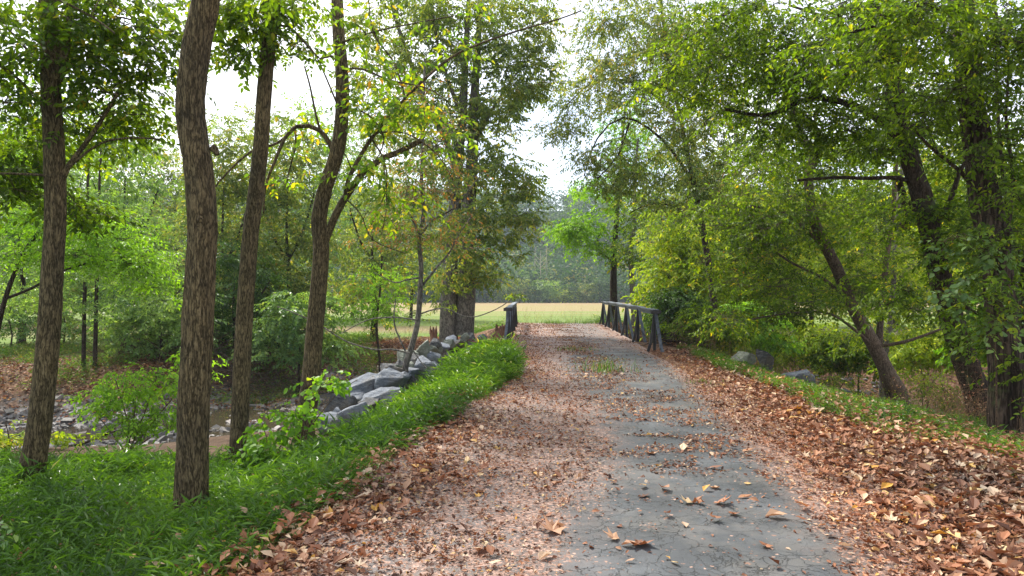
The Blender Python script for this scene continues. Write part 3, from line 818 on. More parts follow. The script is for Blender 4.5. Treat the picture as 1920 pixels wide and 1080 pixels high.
# distant, hazy row
FARROW = [(20, 60, 235, 110, 'olive', 'distant tree showing at the far left edge below the leafy canopy'), (110, 66, 195, 100, 'silver', 'distant hazy tree just right of the leftmost trunk'), (250, 70, 180, 110, 'olive', 'distant hazy olive tree left of the thickest trunk'),
          (410, 75, 170, 60, 'silver', 'tall thin feathery tree against the sky right of the thickest trunk'), (480, 70, 225, 80, 'olive', 'distant tree behind the third trunk'), (590, 66, 195, 100, 'silver', 'distant grey-green tree behind the forked trunk'),
          (660, 75, 235, 90, 'olive', 'distant olive tree behind the broken limb'), (330, 64, 275, 90, 'olive', 'distant low tree behind the thickest trunk'), (170, 85, 190, 60, 'silver', 'bare-topped distant tree against the sky left of the thickest trunk'), (770, 70, 275, 90, 'olive', 'distant tree behind the pale sapling')]
for (px, d, t, rx, lm, lab) in FARROW:
    thin = 'feathery' in lab or 'bare-topped' in lab
    bushy('tree', lab, 'tree', px, 600, d, 0, rx * (.6 if thin else 1), lm, 'pale' if thin else 'dark', LF('quad', 9, 1.0, .36), 14 if thin else 60, w=5 if thin else 7, top=t - (0 if thin else 20), cr=1.7, sprays=10)

# ------------------------------------------------------------------ RIGHT SIDE TREES
tree('tree', 'rightmost tree, thick shaggy ridged trunk at the right edge wound with vines', 'tree',
  [([(1893, 815), (1888, 740), (1884, 660), (1878, 560), (1864, 470), (1850, 390), (1836, 300), (1822, 200), (1812, 100), (1802, 0), (1795, -90)], 9, 62, 36),
   ([(1915, 800, .1), (1918, 700, .1), (1925, 560), (1940, 400), (1950, 200)], 9, 34, 20),
   ([(1872, 540), (1890, 430), (1900, 330), (1886, 230), (1890, 110), (1860, 0)], 8.8, 8, 4),
   ([(1846, 380), (1800, 320), (1760, 290), (1720, 250, -.3)], 9, 10, 4),
   ([(1812, 100), (1760, 60, -.4), (1690, 40, -.8), (1600, 60, -1.2)], 9, 12, 4)],
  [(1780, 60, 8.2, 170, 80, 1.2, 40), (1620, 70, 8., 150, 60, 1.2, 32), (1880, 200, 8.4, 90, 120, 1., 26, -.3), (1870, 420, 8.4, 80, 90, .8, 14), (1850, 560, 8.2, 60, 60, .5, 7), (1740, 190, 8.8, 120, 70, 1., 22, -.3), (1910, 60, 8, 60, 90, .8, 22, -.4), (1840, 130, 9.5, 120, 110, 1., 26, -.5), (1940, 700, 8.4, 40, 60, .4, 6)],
  LF('oval', 9, .34, .08), [M_LEAF['mid'], BARK['shaggy']], near=True, ridges=.02, clump_r=.36, sprays=8, flare=.35, rough=.14)
tree('tree', 'dark trunk leaning left beside the shaggy rightmost tree, long bare horizontal branch', 'tree',
  [([(1838, 760), (1815, 690), (1792, 620), (1768, 540), (1748, 450), (1728, 370), (1704, 290), (1684, 210), (1668, 120), (1645, 20), (1630, -80)], 12, 47, 26),
   ([(1720, 345), (1680, 334), (1620, 334), (1560, 333), (1495, 338)], 12, 9, 5),
   ([(1700, 280), (1650, 225), (1590, 195), (1520, 185), (1440, 215), (1360, 205)], 12, 18, 5),
   ([(1745, 440), (1780, 380), (1800, 320), (1830, 280)], 12, 14, 6),
   ([(1770, 550), (1850, 590, -.5), (1870, 500, -.6)], 12, 8, 4),
   ([(1668, 120), (1600, 60), (1540, 30), (1480, 10)], 12, 12, 4)],
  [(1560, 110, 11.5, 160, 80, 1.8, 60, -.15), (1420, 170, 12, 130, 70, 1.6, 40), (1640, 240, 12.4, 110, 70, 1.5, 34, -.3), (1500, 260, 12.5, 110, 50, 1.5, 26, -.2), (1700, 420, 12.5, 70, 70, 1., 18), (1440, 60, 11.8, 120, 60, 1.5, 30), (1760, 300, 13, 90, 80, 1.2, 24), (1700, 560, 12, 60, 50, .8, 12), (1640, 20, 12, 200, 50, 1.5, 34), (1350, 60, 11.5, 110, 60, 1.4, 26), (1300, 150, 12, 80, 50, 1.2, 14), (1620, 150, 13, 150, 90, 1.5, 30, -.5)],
  LF('oval', 9, .38, .09), [M_LEAF['mid'], BARK['dark']], near=True, ridges=.012, clump_r=.48, sprays=10, flare=.35, rough=.12)
tree('tree', 'crooked twin-stemmed trunk leaning left over the creek, roots at the water', 'tree',
  [([(1690, 750), (1665, 700), (1640, 650), (1612, 600), (1588, 550), (1570, 505), (1545, 455), (1524, 405), (1516, 340), (1522, 290), (1500, 250), (1478, 190), (1462, 100)], 16, 32, 10),
   ([(1668, 745), (1652, 690), (1650, 620), (1656, 560), (1664, 470), (1676, 380), (1680, 300)], 16.2, 14, 8),
   ([(1570, 508), (1545, 470), (1510, 430), (1465, 398), (1405, 386)], 16, 10, 4),
   ([(1590, 560), (1540, 520), (1480, 490), (1420, 450), (1370, 435)], 16, 7, 3),
   ([(1524, 320), (1540, 270), (1528, 220), (1560, 180)], 16, 8, 4),
   ([(1640, 650), (1560, 590, -.5), (1480, 588, -.9), (1400, 600, -1.)], 16, 6, 3),
   ([(1640, 650), (1700, 640, -.4), (1770, 615, -.6)], 16, 8, 4)],
  [(1460, 420, 15.5, 110, 60, 1.8, 40), (1370, 400, 16, 90, 70, 1.8, 36), (1560, 400, 16, 90, 80, 1.8, 26), (1400, 500, 15.5, 100, 45, 1.6, 28, .1), (1500, 560, 15.2, 110, 40, 1.5, 26, .1), (1470, 300, 16, 120, 60, 1.8, 34), (1580, 300, 16.5, 80, 60, 1.5, 20), (1380, 600, 15, 80, 24, 1., 12, .2), (1620, 520, 15.5, 60, 50, 1., 14)],
  LF('oval', 9, .42, .095), [M_LEAF['mid'], BARK['plain']], near=True, ridges=.01, clump_r=.55, sprays=10, flare=.4, flat=.4)
tree('tree', 'slender pale grey trunk between the leaning trunks on the right', 'tree',
  [([(1655, 700), (1668, 620), (1676, 520), (1680, 420), (1690, 330), (1694, 240)], 19, 12, 7)],
  [(1640, 470, 18.5, 90, 60, 2., 24), (1740, 500, 19, 80, 60, 2., 24), (1660, 620, 18, 90, 36, 1.5, 18)],
  LF('oval', 9, .5, .10), [M_LEAF['yellowgreen'], BARK['grey']], clump_r=.6, sprays=9)
tree('tree', 'tall tree whose fine drooping branches hang over the road right of the sky gap', 'tree',
  [([(1345, 660), (1338, 560), (1322, 450), (1300, 340), (1275, 220), (1250, 100), (1235, -40)], 23, 17, 4),
   ([(1322, 450), (1290, 400), (1230, 380), (1180, 400)], 23, 5, 2),
   ([(1300, 340), (1240, 260), (1170, 220), (1120, 260), (1095, 330)], 23, 7, 2),
   ([(1275, 220), (1200, 160), (1120, 150), (1060, 200)], 23, 7, 2),
   ([(1180, 230), (1160, 290), (1135, 320), (1120, 335)], 22, 4, 2),
   ([(1310, 400), (1380, 330), (1450, 260)], 23, 7, 3)],
  [(1240, 80, 22, 130, 90, 2.6, 60), (1130, 160, 22, 85, 80, 2.2, 34), (1290, 220, 22, 110, 80, 2.4, 50), (1140, 300, 22, 70, 60, 2., 18), (1100, 40, 23, 40, 40, 1.5, 5), (1350, 110, 22, 110, 100, 2.4, 44), (1380, 330, 22.5, 90, 70, 2., 30), (1240, 350, 22.5, 80, 60, 2., 26), (1060, 230, 22, 35, 50, 1.5, 9), (1180, 20, 22, 60, 40, 1.5, 14)],
  LF('oval', 10, .5, .115), [M_LEAF['olive'], BARK['dark']], clump_r=.65, sprays=12, droop=.45, flat=.5, nmul=1.25)
tree('tree', 'straight dark trunk just beyond the far end of the right railing', 'tree',
  [([(1151, 590), (1150, 530), (1152, 470), (1157, 400), (1162, 320), (1168, 250), (1172, 200)], 38, 17, 4),
   ([(1150, 490), (1128, 475), (1120, 450), (1135, 420)], 38, 5, 2)],
  [(1105, 430, 37, 55, 32, 2., 26, .1), (1060, 425, 37, 28, 18, 1.2, 7, .1), (1150, 350, 38, 70, 60, 3., 30), (1190, 260, 38, 80, 70, 3., 30), (1120, 470, 37, 40, 16, 1.2, 8)],
  LF('oval', 9, .6, .19), [M_LEAF['bright'], BARK['dark']], clump_r=.9, sprays=10)
tree('tree', 'grey trunk behind the right railing, second beyond the bridge', 'tree',
  [([(1190, 600), (1186, 540), (1183, 470), (1188, 420), (1190, 340), (1196, 260)], 35, 14, 4)],
  [(1210, 400, 34.5, 60, 50, 2.4, 24), (1180, 470, 34.5, 50, 26, 2., 14), (1240, 300, 35, 80, 70, 2.5, 26)],
  LF('oval', 9, .6, .17), [M_LEAF['mid'], BARK['grey']], clump_r=.9, sprays=9)
tree('tree', 'thin curved stem rising behind the near end of the right railing', 'tree',
  [([(1222, 600), (1232, 560), (1240, 510), (1246, 460), (1240, 400)], 30, 9, 5)],
  [(1250, 430, 29, 60, 40, 1.6, 22), (1290, 500, 29, 50, 50, 1.6, 18), (1230, 500, 30, 30, 26, 1., 6)],
  LF('oval', 9, .5, .14), [M_LEAF['yellowgreen'], BARK['plain']], clump_r=.7, sprays=9)
tree('tree', 'dark stem curving up the right edge of the picture among thick leaves', 'tree',
  [([(1905, 740), (1890, 560), (1893, 430), (1880, 330), (1870, 200), (1868, 60), (1860, -60)], 11, 8, 5)],
  [(1900, 330, 11, 60, 120, 1., 24, -.2), (1830, 470, 11, 60, 70, 1., 16), (1800, 420, 11.5, 40, 60, 1., 10), (1830, 620, 11, 50, 40, .7, 8)],
  LF('oval', 9, .36, .09), [M_LEAF['mid'], BARK['dark']], near=True, clump_r=.42, sprays=9)
tree('vine', 'pale-leaved vine climbing the shaggy rightmost trunk', 'vine',
  [([(1868, 700), (1862, 600), (1850, 500), (1838, 400)], 8.55, 4, 2)],
  [(1850, 500, 8.4, 35, 50, .3, 10), (1810, 560, 8.4, 40, 30, .3, 6), (1870, 620, 8.4, 25, 50, .2, 7), (1780, 460, 8.6, 40, 30, .3, 5)],
  LF('round', 5, .26, .085), [M_LEAF['silver'], BARK['limb']], near=True, clump_r=.22, sprays=4, flare=0, trunk_name='stem', crown_name='foliage', rough=0)
# far right background
BR = [(1290, 28, 430, 80, 'yellowgreen', 'yellow-green small tree behind the near end of the right railing'), (1400, 34, 330, 110, 'mid', 'green tree in the back behind the overhanging branches'),
      (1520, 32, 350, 110, 'yellowgreen', 'sunlit yellow-green tree across the creek behind the crooked trunk'), (1650, 34, 300, 120, 'mid', 'tree across the creek behind the leaning trunks'), (1790, 30, 250, 120, 'yellowgreen', 'light green tree across the creek, between the leaning and the shaggy trunk'),
      (1910, 27, 250, 110, 'mid', 'tree across the creek at the right edge'), (1320, 50, 250, 100, 'olive', 'tall background tree above the right railing, seen through the canopy'), (1480, 55, 170, 130, 'mid', 'tall background tree seen through gaps in the right canopy'),
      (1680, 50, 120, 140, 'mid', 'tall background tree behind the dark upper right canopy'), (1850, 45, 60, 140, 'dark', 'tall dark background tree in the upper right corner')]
for (px, d, t, rx, lm, lab) in BR:
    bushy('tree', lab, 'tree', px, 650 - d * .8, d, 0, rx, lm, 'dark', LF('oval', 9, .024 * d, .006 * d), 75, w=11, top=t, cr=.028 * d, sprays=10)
SHR = [(1325, 655, 21, 80, 60, 'mid', 'leafy green shrub on the creek bank past the near railing end'), (1400, 670, 23, 100, 75, 'bright', 'low bright shrub across the creek above the grey rocks'), (1500, 690, 25, 90, 85, 'yellowgreen', 'yellow-green shrub across the creek left of the crooked trunk'),
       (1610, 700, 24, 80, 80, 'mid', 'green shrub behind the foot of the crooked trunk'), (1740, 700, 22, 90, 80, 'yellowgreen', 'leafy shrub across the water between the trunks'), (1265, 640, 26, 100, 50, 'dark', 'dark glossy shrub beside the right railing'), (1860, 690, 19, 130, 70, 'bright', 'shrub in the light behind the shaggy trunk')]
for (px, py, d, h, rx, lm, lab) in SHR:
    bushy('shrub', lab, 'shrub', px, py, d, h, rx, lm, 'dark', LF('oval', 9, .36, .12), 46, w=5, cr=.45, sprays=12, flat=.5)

# ------------------------------------------------------------------ BRIDGE
def simple_mat(name, build):
    m, nt, out = newmat(name); g = N(nt)
    co = g.n("ShaderNodeTexCoord").outputs['Object']
    p = build(g, co)
    nt.links.new(p.outputs[0], out.inputs['Surface'])
    return m
def _steel(g, co):
    n = g.noise(co, 6, 6, .7)
    c = g.ramp(n, [(.3, (.05, .06, .075)), (.5, (.11, .13, .16)), (.75, (.2, .225, .26))])
    c = g.mix(g.rng(g.noise(co, 11, 5), .58, .7), c, (.06, .035, .022))
    return g.n("ShaderNodeBsdfPrincipled", _in={'Base Color': c, 'Roughness': .55, 'Metallic': .2, 'Normal': g.bump(n, .4, .01)})
M_STEEL = simple_mat('weathered_steel', _steel)
def _dsteel(g, co):
    n = g.noise(co, 7, 6, .7)
    c = g.ramp(n, [(.3, (.012, .012, .014)), (.7, (.045, .04, .038))])
    return g.n("ShaderNodeBsdfPrincipled", _in={'Base Color': c, 'Roughness': .7, 'Normal': g.bump(n, .4, .01)})
M_DSTEEL = simple_mat('dark_rusted_steel', _dsteel)
def _conc(g, co):
    n = g.noise(co, 3, 8, .7)
    return g.n("ShaderNodeBsdfPrincipled", _in={'Base Color': g.ramp(n, [(.3, (.07, .065, .055)), (.7, (.2, .19, .17))]), 'Roughness': .9, 'Normal': g.bump(n, .5, .02)})
M_CONC = simple_mat('old_concrete', _conc)

def boxbar(mb, pts, w, t, mat=0, side=(1, 0, 0)):
    """flat bar of width w (along side) and thickness t following a polyline"""
    pts = np.asarray(pts, float); side = np.asarray(side, float)
    n = len(pts); T = np.gradient(pts, axis=0); T /= np.linalg.norm(T, axis=1)[:, None]
    S = side[None] - T * (T @ side)[:, None]; S /= np.linalg.norm(S, axis=1)[:, None]
    B = np.cross(T, S)
    V = np.stack([pts - S * w / 2 - B * t / 2, pts + S * w / 2 - B * t / 2, pts + S * w / 2 + B * t / 2, pts - S * w / 2 + B * t / 2], 1).reshape(-1, 3)
    Q = []
    for i in range(n - 1):
        for k in range(4):
            a, b = i * 4 + k, i * 4 + (k + 1) % 4
            Q.append([a, b, b + 4, a + 4])
    Q += [[3, 2, 1, 0], [4 * n - 4, 4 * n - 3, 4 * n - 2, 4 * n - 1]]
    mb.add(V, Q, mat, False)
bb = np.array([2.0, 18.2, 0.12])
br = empty('bridge', bb, 'short farm bridge carrying the leaf-strewn road, with low rusted steel railings', 'bridge')
mb = MB()
ysb = np.linspace(18.6, 34.2, 14)
for xo, w_ in ((road_l, .0), (road_r, .0)):
    s = -1 if xo is road_l else 1
    pts = [(xo(y) + s * .12, y, RZ(y) - .22) for y in ysb]
    boxbar(mb, pts, .22, .34, 0)
V = []
for y in ysb: V += [(road_l(y) + .02, y, RZ(y) - .07), (road_r(y) - .02, y, RZ(y) - .07), (road_r(y) - .02, y, RZ(y) - .25), (road_l(y) + .02, y, RZ(y) - .25)]
Q = []
for i in range(len(ysb) - 1):
    for k in range(4): Q.append([i * 4 + k, i * 4 + (k + 1) % 4, i * 4 + 4 + (k + 1) % 4, i * 4 + 4 + k])
mb.add(V, Q, 0, False)
mb.build('deck', M_CONC, br, bb)
def railing(line, y0, y1, out, n, h0, lab):
    mbt = MB()
    yy = np.linspace(y0 - .12, y1, 16)
    top = np.array([(line(y), y, RZ(y) + h0 + .015 * math.sin(y * 2.1)) for y in yy])
    boxbar(mbt, top, .17, .045, 0)
    boxbar(mbt, top - [0, 0, .07], .05, .09, 0)
    boxbar(mbt, [top[0] + [-.14, 0, -.05], top[0] + [.14, 0, -.05]], .07, .10, 1, (0, 1, 0))
    r = mbt.build('railing', [M_STEEL, M_DSTEEL], br, bb)
    r['label'] = lab
    for i in range(n):
        y = y0 + (y1 - y0) * (i / (n - 1)) ** 1.0
        x = line(y); zt = RZ(y) + h0 - .06; zb = RZ(y) - .22
        mp = MB()
        sp = out * (.27 if out > 0 else .12)
        j = rng.normal(0, .02, 4)
        boxbar(mp, [(x + .02 * out, y, zt), (x + sp * .25, y - .01, zt - .35), (x + sp * .7 + j[0], y - .03, zb + .3), (x + sp, y - .05, zb)], .085, .045, 0)
        boxbar(mp, [(x - .0, y + .03, zt), (x - sp * .35, y + .04, zb + .5), (x - sp * .9 + j[1], y + .05, zb)], .075, .045, 1)
        boxbar(mp, [(x, y + .1, zt), (x + j[2], y + .16, zb)], .07, .045, 1)
        boxbar(mp, [(x + sp * .2, y + .3, zt), (x + sp * .35 + j[3], y + .55, zb)], .08, .04, 0)
        mp.build('post', [M_STEEL, M_DSTEEL], r, bb)
railing(lambda y: 3.87 + .043 * (y - 18.4), 18.5, 34, 1, 6, 1.12, 'right-hand railing with splayed bracing posts')
railing(lambda y: -.12 + .026 * (y - 21.7), 21.6, 33.6, -1, 5, 1.08, 'left-hand railing seen nearly end-on')

# ------------------------------------------------------------------ ROCKS
def rock_mat(name, a, b, c_, moss):
    def f(g, co):
        n = g.noise(co, 2.4, 8, .7); n2 = g.noise(g.mapping(co, (3, 3, 9)), 2, 6, .6)
        c = g.ramp(g.math('ADD', g.math('MULTIPLY', n, .6), g.math('MULTIPLY', n2, .4)), [(.32, a), (.52, b), (.72, c_)])
        c = g.mix(g.math('MULTIPLY', g.rng(g.noise(co, 6, 6, .75), .58, .68), .5), c, (.42, .42, .40))
        c = g.mix(g.math('MULTIPLY', g.rng(g.noise(co, 1.9, 6, .7), .5, .62), moss), c, (.11, .085, .05))
        c = g.mix(g.math('MULTIPLY', g.rng(g.noise(co, 3.1, 7, .7), .60, .66), .6), c, (.045, .06, .025))
        c = g.mix(.5, c, g.ramp(g.noise(co, 45, 4, .8), [(.3, (.4, .4, .4)), (.7, (1.5, 1.5, 1.5))]), 'MULTIPLY')
        h = g.math('ADD', n2, g.math('MULTIPLY', g.noise(co, 30, 5, .7), .3))
        return g.n("ShaderNodeBsdfPrincipled", _in={'Base Color': c, 'Roughness': .8, 'Specular IOR Level': .3, 'Normal': g.bump(h, 1., .07)})
    return simple_mat(name, f)
M_ROCK = rock_mat('granite_blue_grey', (.07, .08, .10), (.16, .18, .21), (.30, .32, .35), .4)
M_ROCK2 = rock_mat('granite_dark', (.03, .032, .035), (.08, .082, .085), (.17, .17, .17), .6)
M_ROCK3 = rock_mat('granite_green_grey', (.08, .09, .07), (.17, .19, .15), (.28, .29, .25), .4)
def rock(name, px, py, d, wpx, hpx, lab, mat, seed, group=None, rz=0., tilt=0., sink=.25):
    """angular quarried block: a hull of random points, chipped edges"""
    r = np.random.default_rng(seed)
    w = wpx / F * d / 2; h = hpx / F * d / 2
    bm = bmesh.new()
    k = 15
    q = r.normal(0, 1, (k, 3)); q /= np.linalg.norm(q, axis=1)[:, None]
    q = np.sign(q) * np.abs(q) ** .7
    q *= r.uniform(.75, 1.05, (k, 1))
    for p_ in q: bm.verts.new(p_)
    bmesh.ops.convex_hull(bm, input=list(bm.verts))
    bmesh.ops.delete(bm, geom=[v for v in bm.verts if not v.link_faces], context='VERTS')
    bmesh.ops.dissolve_limit(bm, angle_limit=math.radians(14), verts=bm.verts[:], edges=bm.edges[:])
    mx = max(max(abs(v.co.x) for v in bm.verts), .1); mz = max(max(abs(v.co.z) for v in bm.verts), .1)
    for v in bm.verts: v.co.x *= w / mx; v.co.z *= h / mz; v.co.y *= (w * .5 + h * .5)
    bmesh.ops.bevel(bm, geom=bm.edges[:], offset=min(w, h) * .07, segments=2, affect='EDGES', profile=.6)
    bmesh.ops.triangulate(bm, faces=bm.faces[:])
    bmesh.ops.subdivide_edges(bm, edges=[e for e in bm.edges if e.calc_length() > min(w, h) * .4], cuts=2, use_grid_fill=True)
    co = np.array([v.co[:] for v in bm.verts])
    nz = (fbm(co[:, 0] * 5 + seed, co[:, 1] * 5, co[:, 2] * 5, 4) - .5) * .26 * min(w, h)
    bm.normal_update()
    for v, a in zip(bm.verts, nz): v.co += v.normal * float(a)
    me = bpy.data.meshes.new(name); bm.to_mesh(me); bm.free()
    me.materials.append(mat)
    o = bpy.data.objects.new(name, me); COL.objects.link(o)
    c = P(px, py, d)
    o.location = tuple(c)
    o.rotation_euler = (r.uniform(-.15, .15), tilt, rz)
    tag(o, lab, 'rock', group)
    return o
RK = [ # px, py, d, w, h, mat, label
 (632, 808, 13.0, 56, 38, 0, 'small pale grey block at the near lower end of the rock row', 1, .1),
 (672, 797, 13.0, 66, 46, 0, 'blocky grey boulder second from the near end of the rock row', 2, -.15),
 (648, 776, 13.6, 60, 50, 1, 'dark brownish boulder standing at the left of the near rocks', 3, .35),
 (700, 778, 13.4, 50, 34, 1, 'small dark rock wedged among the near boulders', 4, .1),
 (728, 762, 13.6, 90, 36, 0, 'flat pale slab with grass growing up to its right side', 5, -.2),
 (690, 740, 14.6, 80, 50, 0, 'large wedge-shaped blue-grey boulder sticking out left', 6, -.3),
 (742, 733, 14.6, 78, 44, 0, 'big rounded pale blue-grey boulder in the middle of the row', 7, .1),
 (742, 710, 15.6, 70, 24, 1, 'low dark boulder behind the big rounded one', 8, .05),
 (802, 705, 16.0, 60, 36, 0, 'pale grey pointed block right of the sapling foot', 9, .2),
 (786, 700, 16.2, 40, 40, 1, 'thin dark leaning slab beside the pale pointed block', 10, -.5),
 (774, 688, 17.0, 44, 32, 2, 'greenish grey boulder at the foot of the pale sapling', 11, .2),
 (800, 676, 17.4, 40, 40, 2, 'upright greenish block behind the sapling foot', 12, -.1),
 (824, 688, 17.2, 36, 22, 0, 'small grey slab half sunk in the grass edge', 13, .2),
]
mats_r = [M_ROCK, M_ROCK2, M_ROCK3]
for i, (px, py, d, w, h, mi, lab, sd, tl) in enumerate(RK):
    rock('boulder', px - 8, py - 13, d, w * 1.02, h * 1.3, lab, mats_r[mi], sd * 7 + 3, rz=rng.uniform(-.5, .5), tilt=tl)
rr = np.random.default_rng(9)
for i in range(26):
    t = rr.uniform(0, 1)
    px = 640 + 170 * t + rr.uniform(-40, 8); py = 812 - 125 * t + rr.uniform(-26, 6)
    rock('boulder', px, py, 12.7 + 3.8 * t, rr.uniform(24, 46), rr.uniform(20, 36), 'mid-sized broken grey stone filling a gap between the large boulders', mats_r[int(rr.integers(0, 3))], 400 + i, 'stones wedged between the big boulders', rz=rr.uniform(0, 3), tilt=rr.uniform(-.6, .6))
rr = np.random.default_rng(5)
for i in range(26):
    t = i / 25
    px = 795 + 105 * t + rr.uniform(-12, 12); py = 664 - 24 * t + rr.uniform(-16, 10)
    rock('boulder', px, py, 18.5 + 3.2 * t + rr.uniform(-.4, .4), rr.uniform(18, 34), rr.uniform(16, 30), 'rough broken stone in the heap of small stones before the double-trunk tree', mats_r[int(rr.integers(0, 3))], 200 + i, 'heaped small stones by the left abutment', rz=rr.uniform(0, 3), tilt=rr.uniform(-.7, .7))
for (px, py, d, w, h, mi, lab, sd) in [(1396, 680, 15.6, 44, 22, 2, 'flat greenish grey boulder in the grass right of the road', 301), (1432, 682, 15.8, 32, 30, 1, 'dark rounded boulder in the grass right of the road', 307),
      (1494, 716, 13.8, 56, 28, 0, 'low grey boulder at the top of the creek bank', 311), (1585, 752, 15.5, 22, 26, 1, 'small dark stone at the edge of the water', 313)]:
    rock('boulder', px, py - 5, d, w * 1.2, h * 1.5, lab, mats_r[mi], sd, rz=rng.uniform(-.5, .5))

# creek cobbles
cb = MB()
cube = np.array([[x, y, z] for x in (-1, 1) for y in (-1, 1) for z in (-1, 1)], float)
cube /= np.linalg.norm(cube, axis=1)[:, None]
cq = np.array([[0, 1, 3, 2], [4, 6, 7, 5], [0, 4, 5, 1], [2, 3, 7, 6], [0, 2, 6, 4], [1, 5, 7, 3]])
n = 22000
x = rng.uniform(-20, 14, n); y = scy(x) + rng.normal(0, 2.4, n)
k = (sdist(x, y) < 3.8) & ((x < 0) | ((x > 6) & (rng.uniform(0, 1, n) < .12 + .5 * (sdist(x, y) > 2.6)))); x, y = x[k], y[k]; n = len(x)
z = H(x, y); sz = rng.gamma(2.0, .026, n) + .015
R = rot(rng.uniform(0, 6, n), rng.normal(0, .3, n), rng.normal(0, .3, n))
Vc = cube[None] * rng.uniform(.6, 1.3, (n, 1, 3)) * [1.3, 1.1, .6] * sz[:, None, None]
Vc = Vc * rng.uniform(.8, 1.15, (n, 8, 1))
V = np.einsum('nij,nmj->nmi', R, Vc) + np.stack([x, y, z + sz * .2], -1)[:, None]
cb.add(V.reshape(-1, 3), (np.arange(n)[:, None, None] * 8 + cq).reshape(-1, 4), 0, False, np.repeat(rng.uniform(0, 1, n), 6))
m, nt, out = newmat('cobble'); g = N(nt)
a = g.n("ShaderNodeAttribute", attribute_name='shade')
p = g.n("ShaderNodeBsdfPrincipled", _in={'Base Color': g.ramp(a.outputs['Fac'], [(0, (.05, .047, .042)), (.5, (.13, .12, .11)), (.85, (.23, .215, .2)), (1, (.18, .11, .07))]), 'Roughness': .7})
nt.links.new(p.outputs[0], out.inputs['Surface'])
tag(cb.build('creek_cobbles', m), 'grey cobbles and gravel along the shallow creek', 'gravel', kind='stuff')

# ------------------------------------------------------------------ STUMPS, POST, DEBRIS
def _wood(g, co):
    n = g.noise(g.mapping(co, (14, 14, 1.6)), 1, 6, .7)
    return g.n("ShaderNodeBsdfPrincipled", _in={'Base Color': g.ramp(n, [(.3, (.05, .022, .012)), (.55, (.15, .07, .04)), (.8, (.27, .15, .09))]), 'Roughness': .9, 'Normal': g.bump(n, .8, .02)})
M_WOOD = simple_mat('rotten_wood', _wood)
def stub(name, px, py, d, w, h, lab, cat, seed, square=False):
    b = P(px, py, d); gz = float(H(b[0], b[1])); b[2] = gz
    root = empty(name, b, lab, cat)
    mb = MB(); r = w / 2 / F * d; hh = max(.25, P(px, py - h, d)[2] - gz) * .84
    n = 10; path = np.array([[b[0] + .02 * math.sin(i), b[1], b[2] - .1 + (hh + .1) * i / (n - 1)] for i in range(n)])
    sg = 8 if square else 16
    tube(mb, path, np.full(n, r), sg, 0, .12, .0 if square else .5, 0, seed)
    # ragged broken rim of splinters
    k = sg
    th = np.linspace(0, 2 * np.pi, k, endpoint=False)
    for a in th:
        p0 = path[-1] + r * .8 * np.array([math.cos(a), math.sin(a), 0])
        tube(mb, [p0 - [0, 0, .06], p0 + [0, 0, rng.uniform(.0, .05) * hh], p0 + [0, 0, rng.uniform(.05, .16) * hh]], [r * .32, r * .25, r * .08], 4, 0)
    mb.build('stump', M_WOOD, root, b)
stub('broken_post', 812, 640, 20.5, 14, 34, 'short reddish rotten post standing in the rock heap', 'post', 2, True)
stub('tree_stump', 938, 618, 24, 22, 16, 'ragged brown stump beside the far end of the left railing', 'stump', 4)

def stick(mb, a, b, r, bend=.1, mat=0):
    a = np.array(a, float); b = np.array(b, float); L = np.linalg.norm(b - a)
    m1 = a * .65 + b * .35 + rng.normal(0, bend * L, 3); m2 = a * .3 + b * .7 + rng.normal(0, bend * L, 3)
    p_ = resample([a, m1, m2, b], max(.1, L / 8)); tube(mb, p_, np.linspace(r, r * .3, len(p_)), 4, mat, cap=False)
def brush_heap(name, lab, px, py, d, rx, rh, ry, n, mat, r=.012, L=(.8, 2.2)):
    c = P(px, py, d); gz = float(H(c[0], c[1])); c[2] = gz
    mb = MB()
    for i in range(n):
        a = c + [rng.normal(0, rx * .45), rng.normal(0, ry * .45), 0]; a[2] = float(H(a[0], a[1])) + abs(rng.normal(0, rh * .35))
        l = rng.uniform(*L); th = rng.uniform(0, 6.28)
        b = a + [math.cos(th) * l, math.sin(th) * l, rng.normal(.1, .3) * l]
        b[2] = max(b[2], float(H(b[0], b[1])) + .03)
        stick(mb, a, b, r * rng.uniform(.5, 1.8))
    o = mb.build(name, mat, None, (c[0], c[1], gz))
    return tag(o, lab, 'brush pile')
brush_heap('brush_pile', 'tangled heap of dead grey twigs on the far creek bank between the trunks', 455, 735, 25, 2.6, 1.3, 1.6, 240, BARK['plain'], .012)
brush_heap('brush_pile', 'brown driftwood and branches washed up left of the thickest trunk', 290, 690, 26, 2.4, 1.0, 1.4, 130, BARK['limb'], .014)
brush_heap('brush_pile', 'snapped boards and sticks lying at the near end of the left railing', 925, 650, 20.5, .5, .3, .4, 22, M_WOOD, .022, (.4, .9))
brush_heap('brush_pile', 'dark flood debris caught below the right railing', 1270, 665, 20.5, .7, .5, .8, 60, BARK['dark'], .014, (.4, 1.2))
mb = MB()
pts = [P(1682, 330, 13.4), P(1692, 365, 13.4), P(1703, 398, 13.4), P(1696, 424, 13.3)]
b0 = pts[0].copy()
pp = resample(pts, .06)
tube(mb, pp, np.linspace(.06, .10, len(pp)), 12, 0, .1)
o = mb.build('broken_branch', BARK['dark'], None, b0)
mb = MB(); c = pp[-1]
for i in range(14):
    a = rng.uniform(0, 6.28); q = c + .06 * np.array([math.cos(a), math.sin(a), 0])
    stick(mb, q + [0, 0, .03], q + [rng.normal(0, .01), 0, -rng.uniform(.03, .10)], .02, .02)
M_FRESH = simple_mat('torn_orange_wood', lambda g, co: g.n("ShaderNodeBsdfPrincipled", _in={'Base Color': g.ramp(g.noise(co, 20, 4), [(.3, (.25, .09, .02)), (.7, (.5, .24, .07))]), 'Roughness': .8}))
mb.build('torn_end', M_FRESH, o, b0)
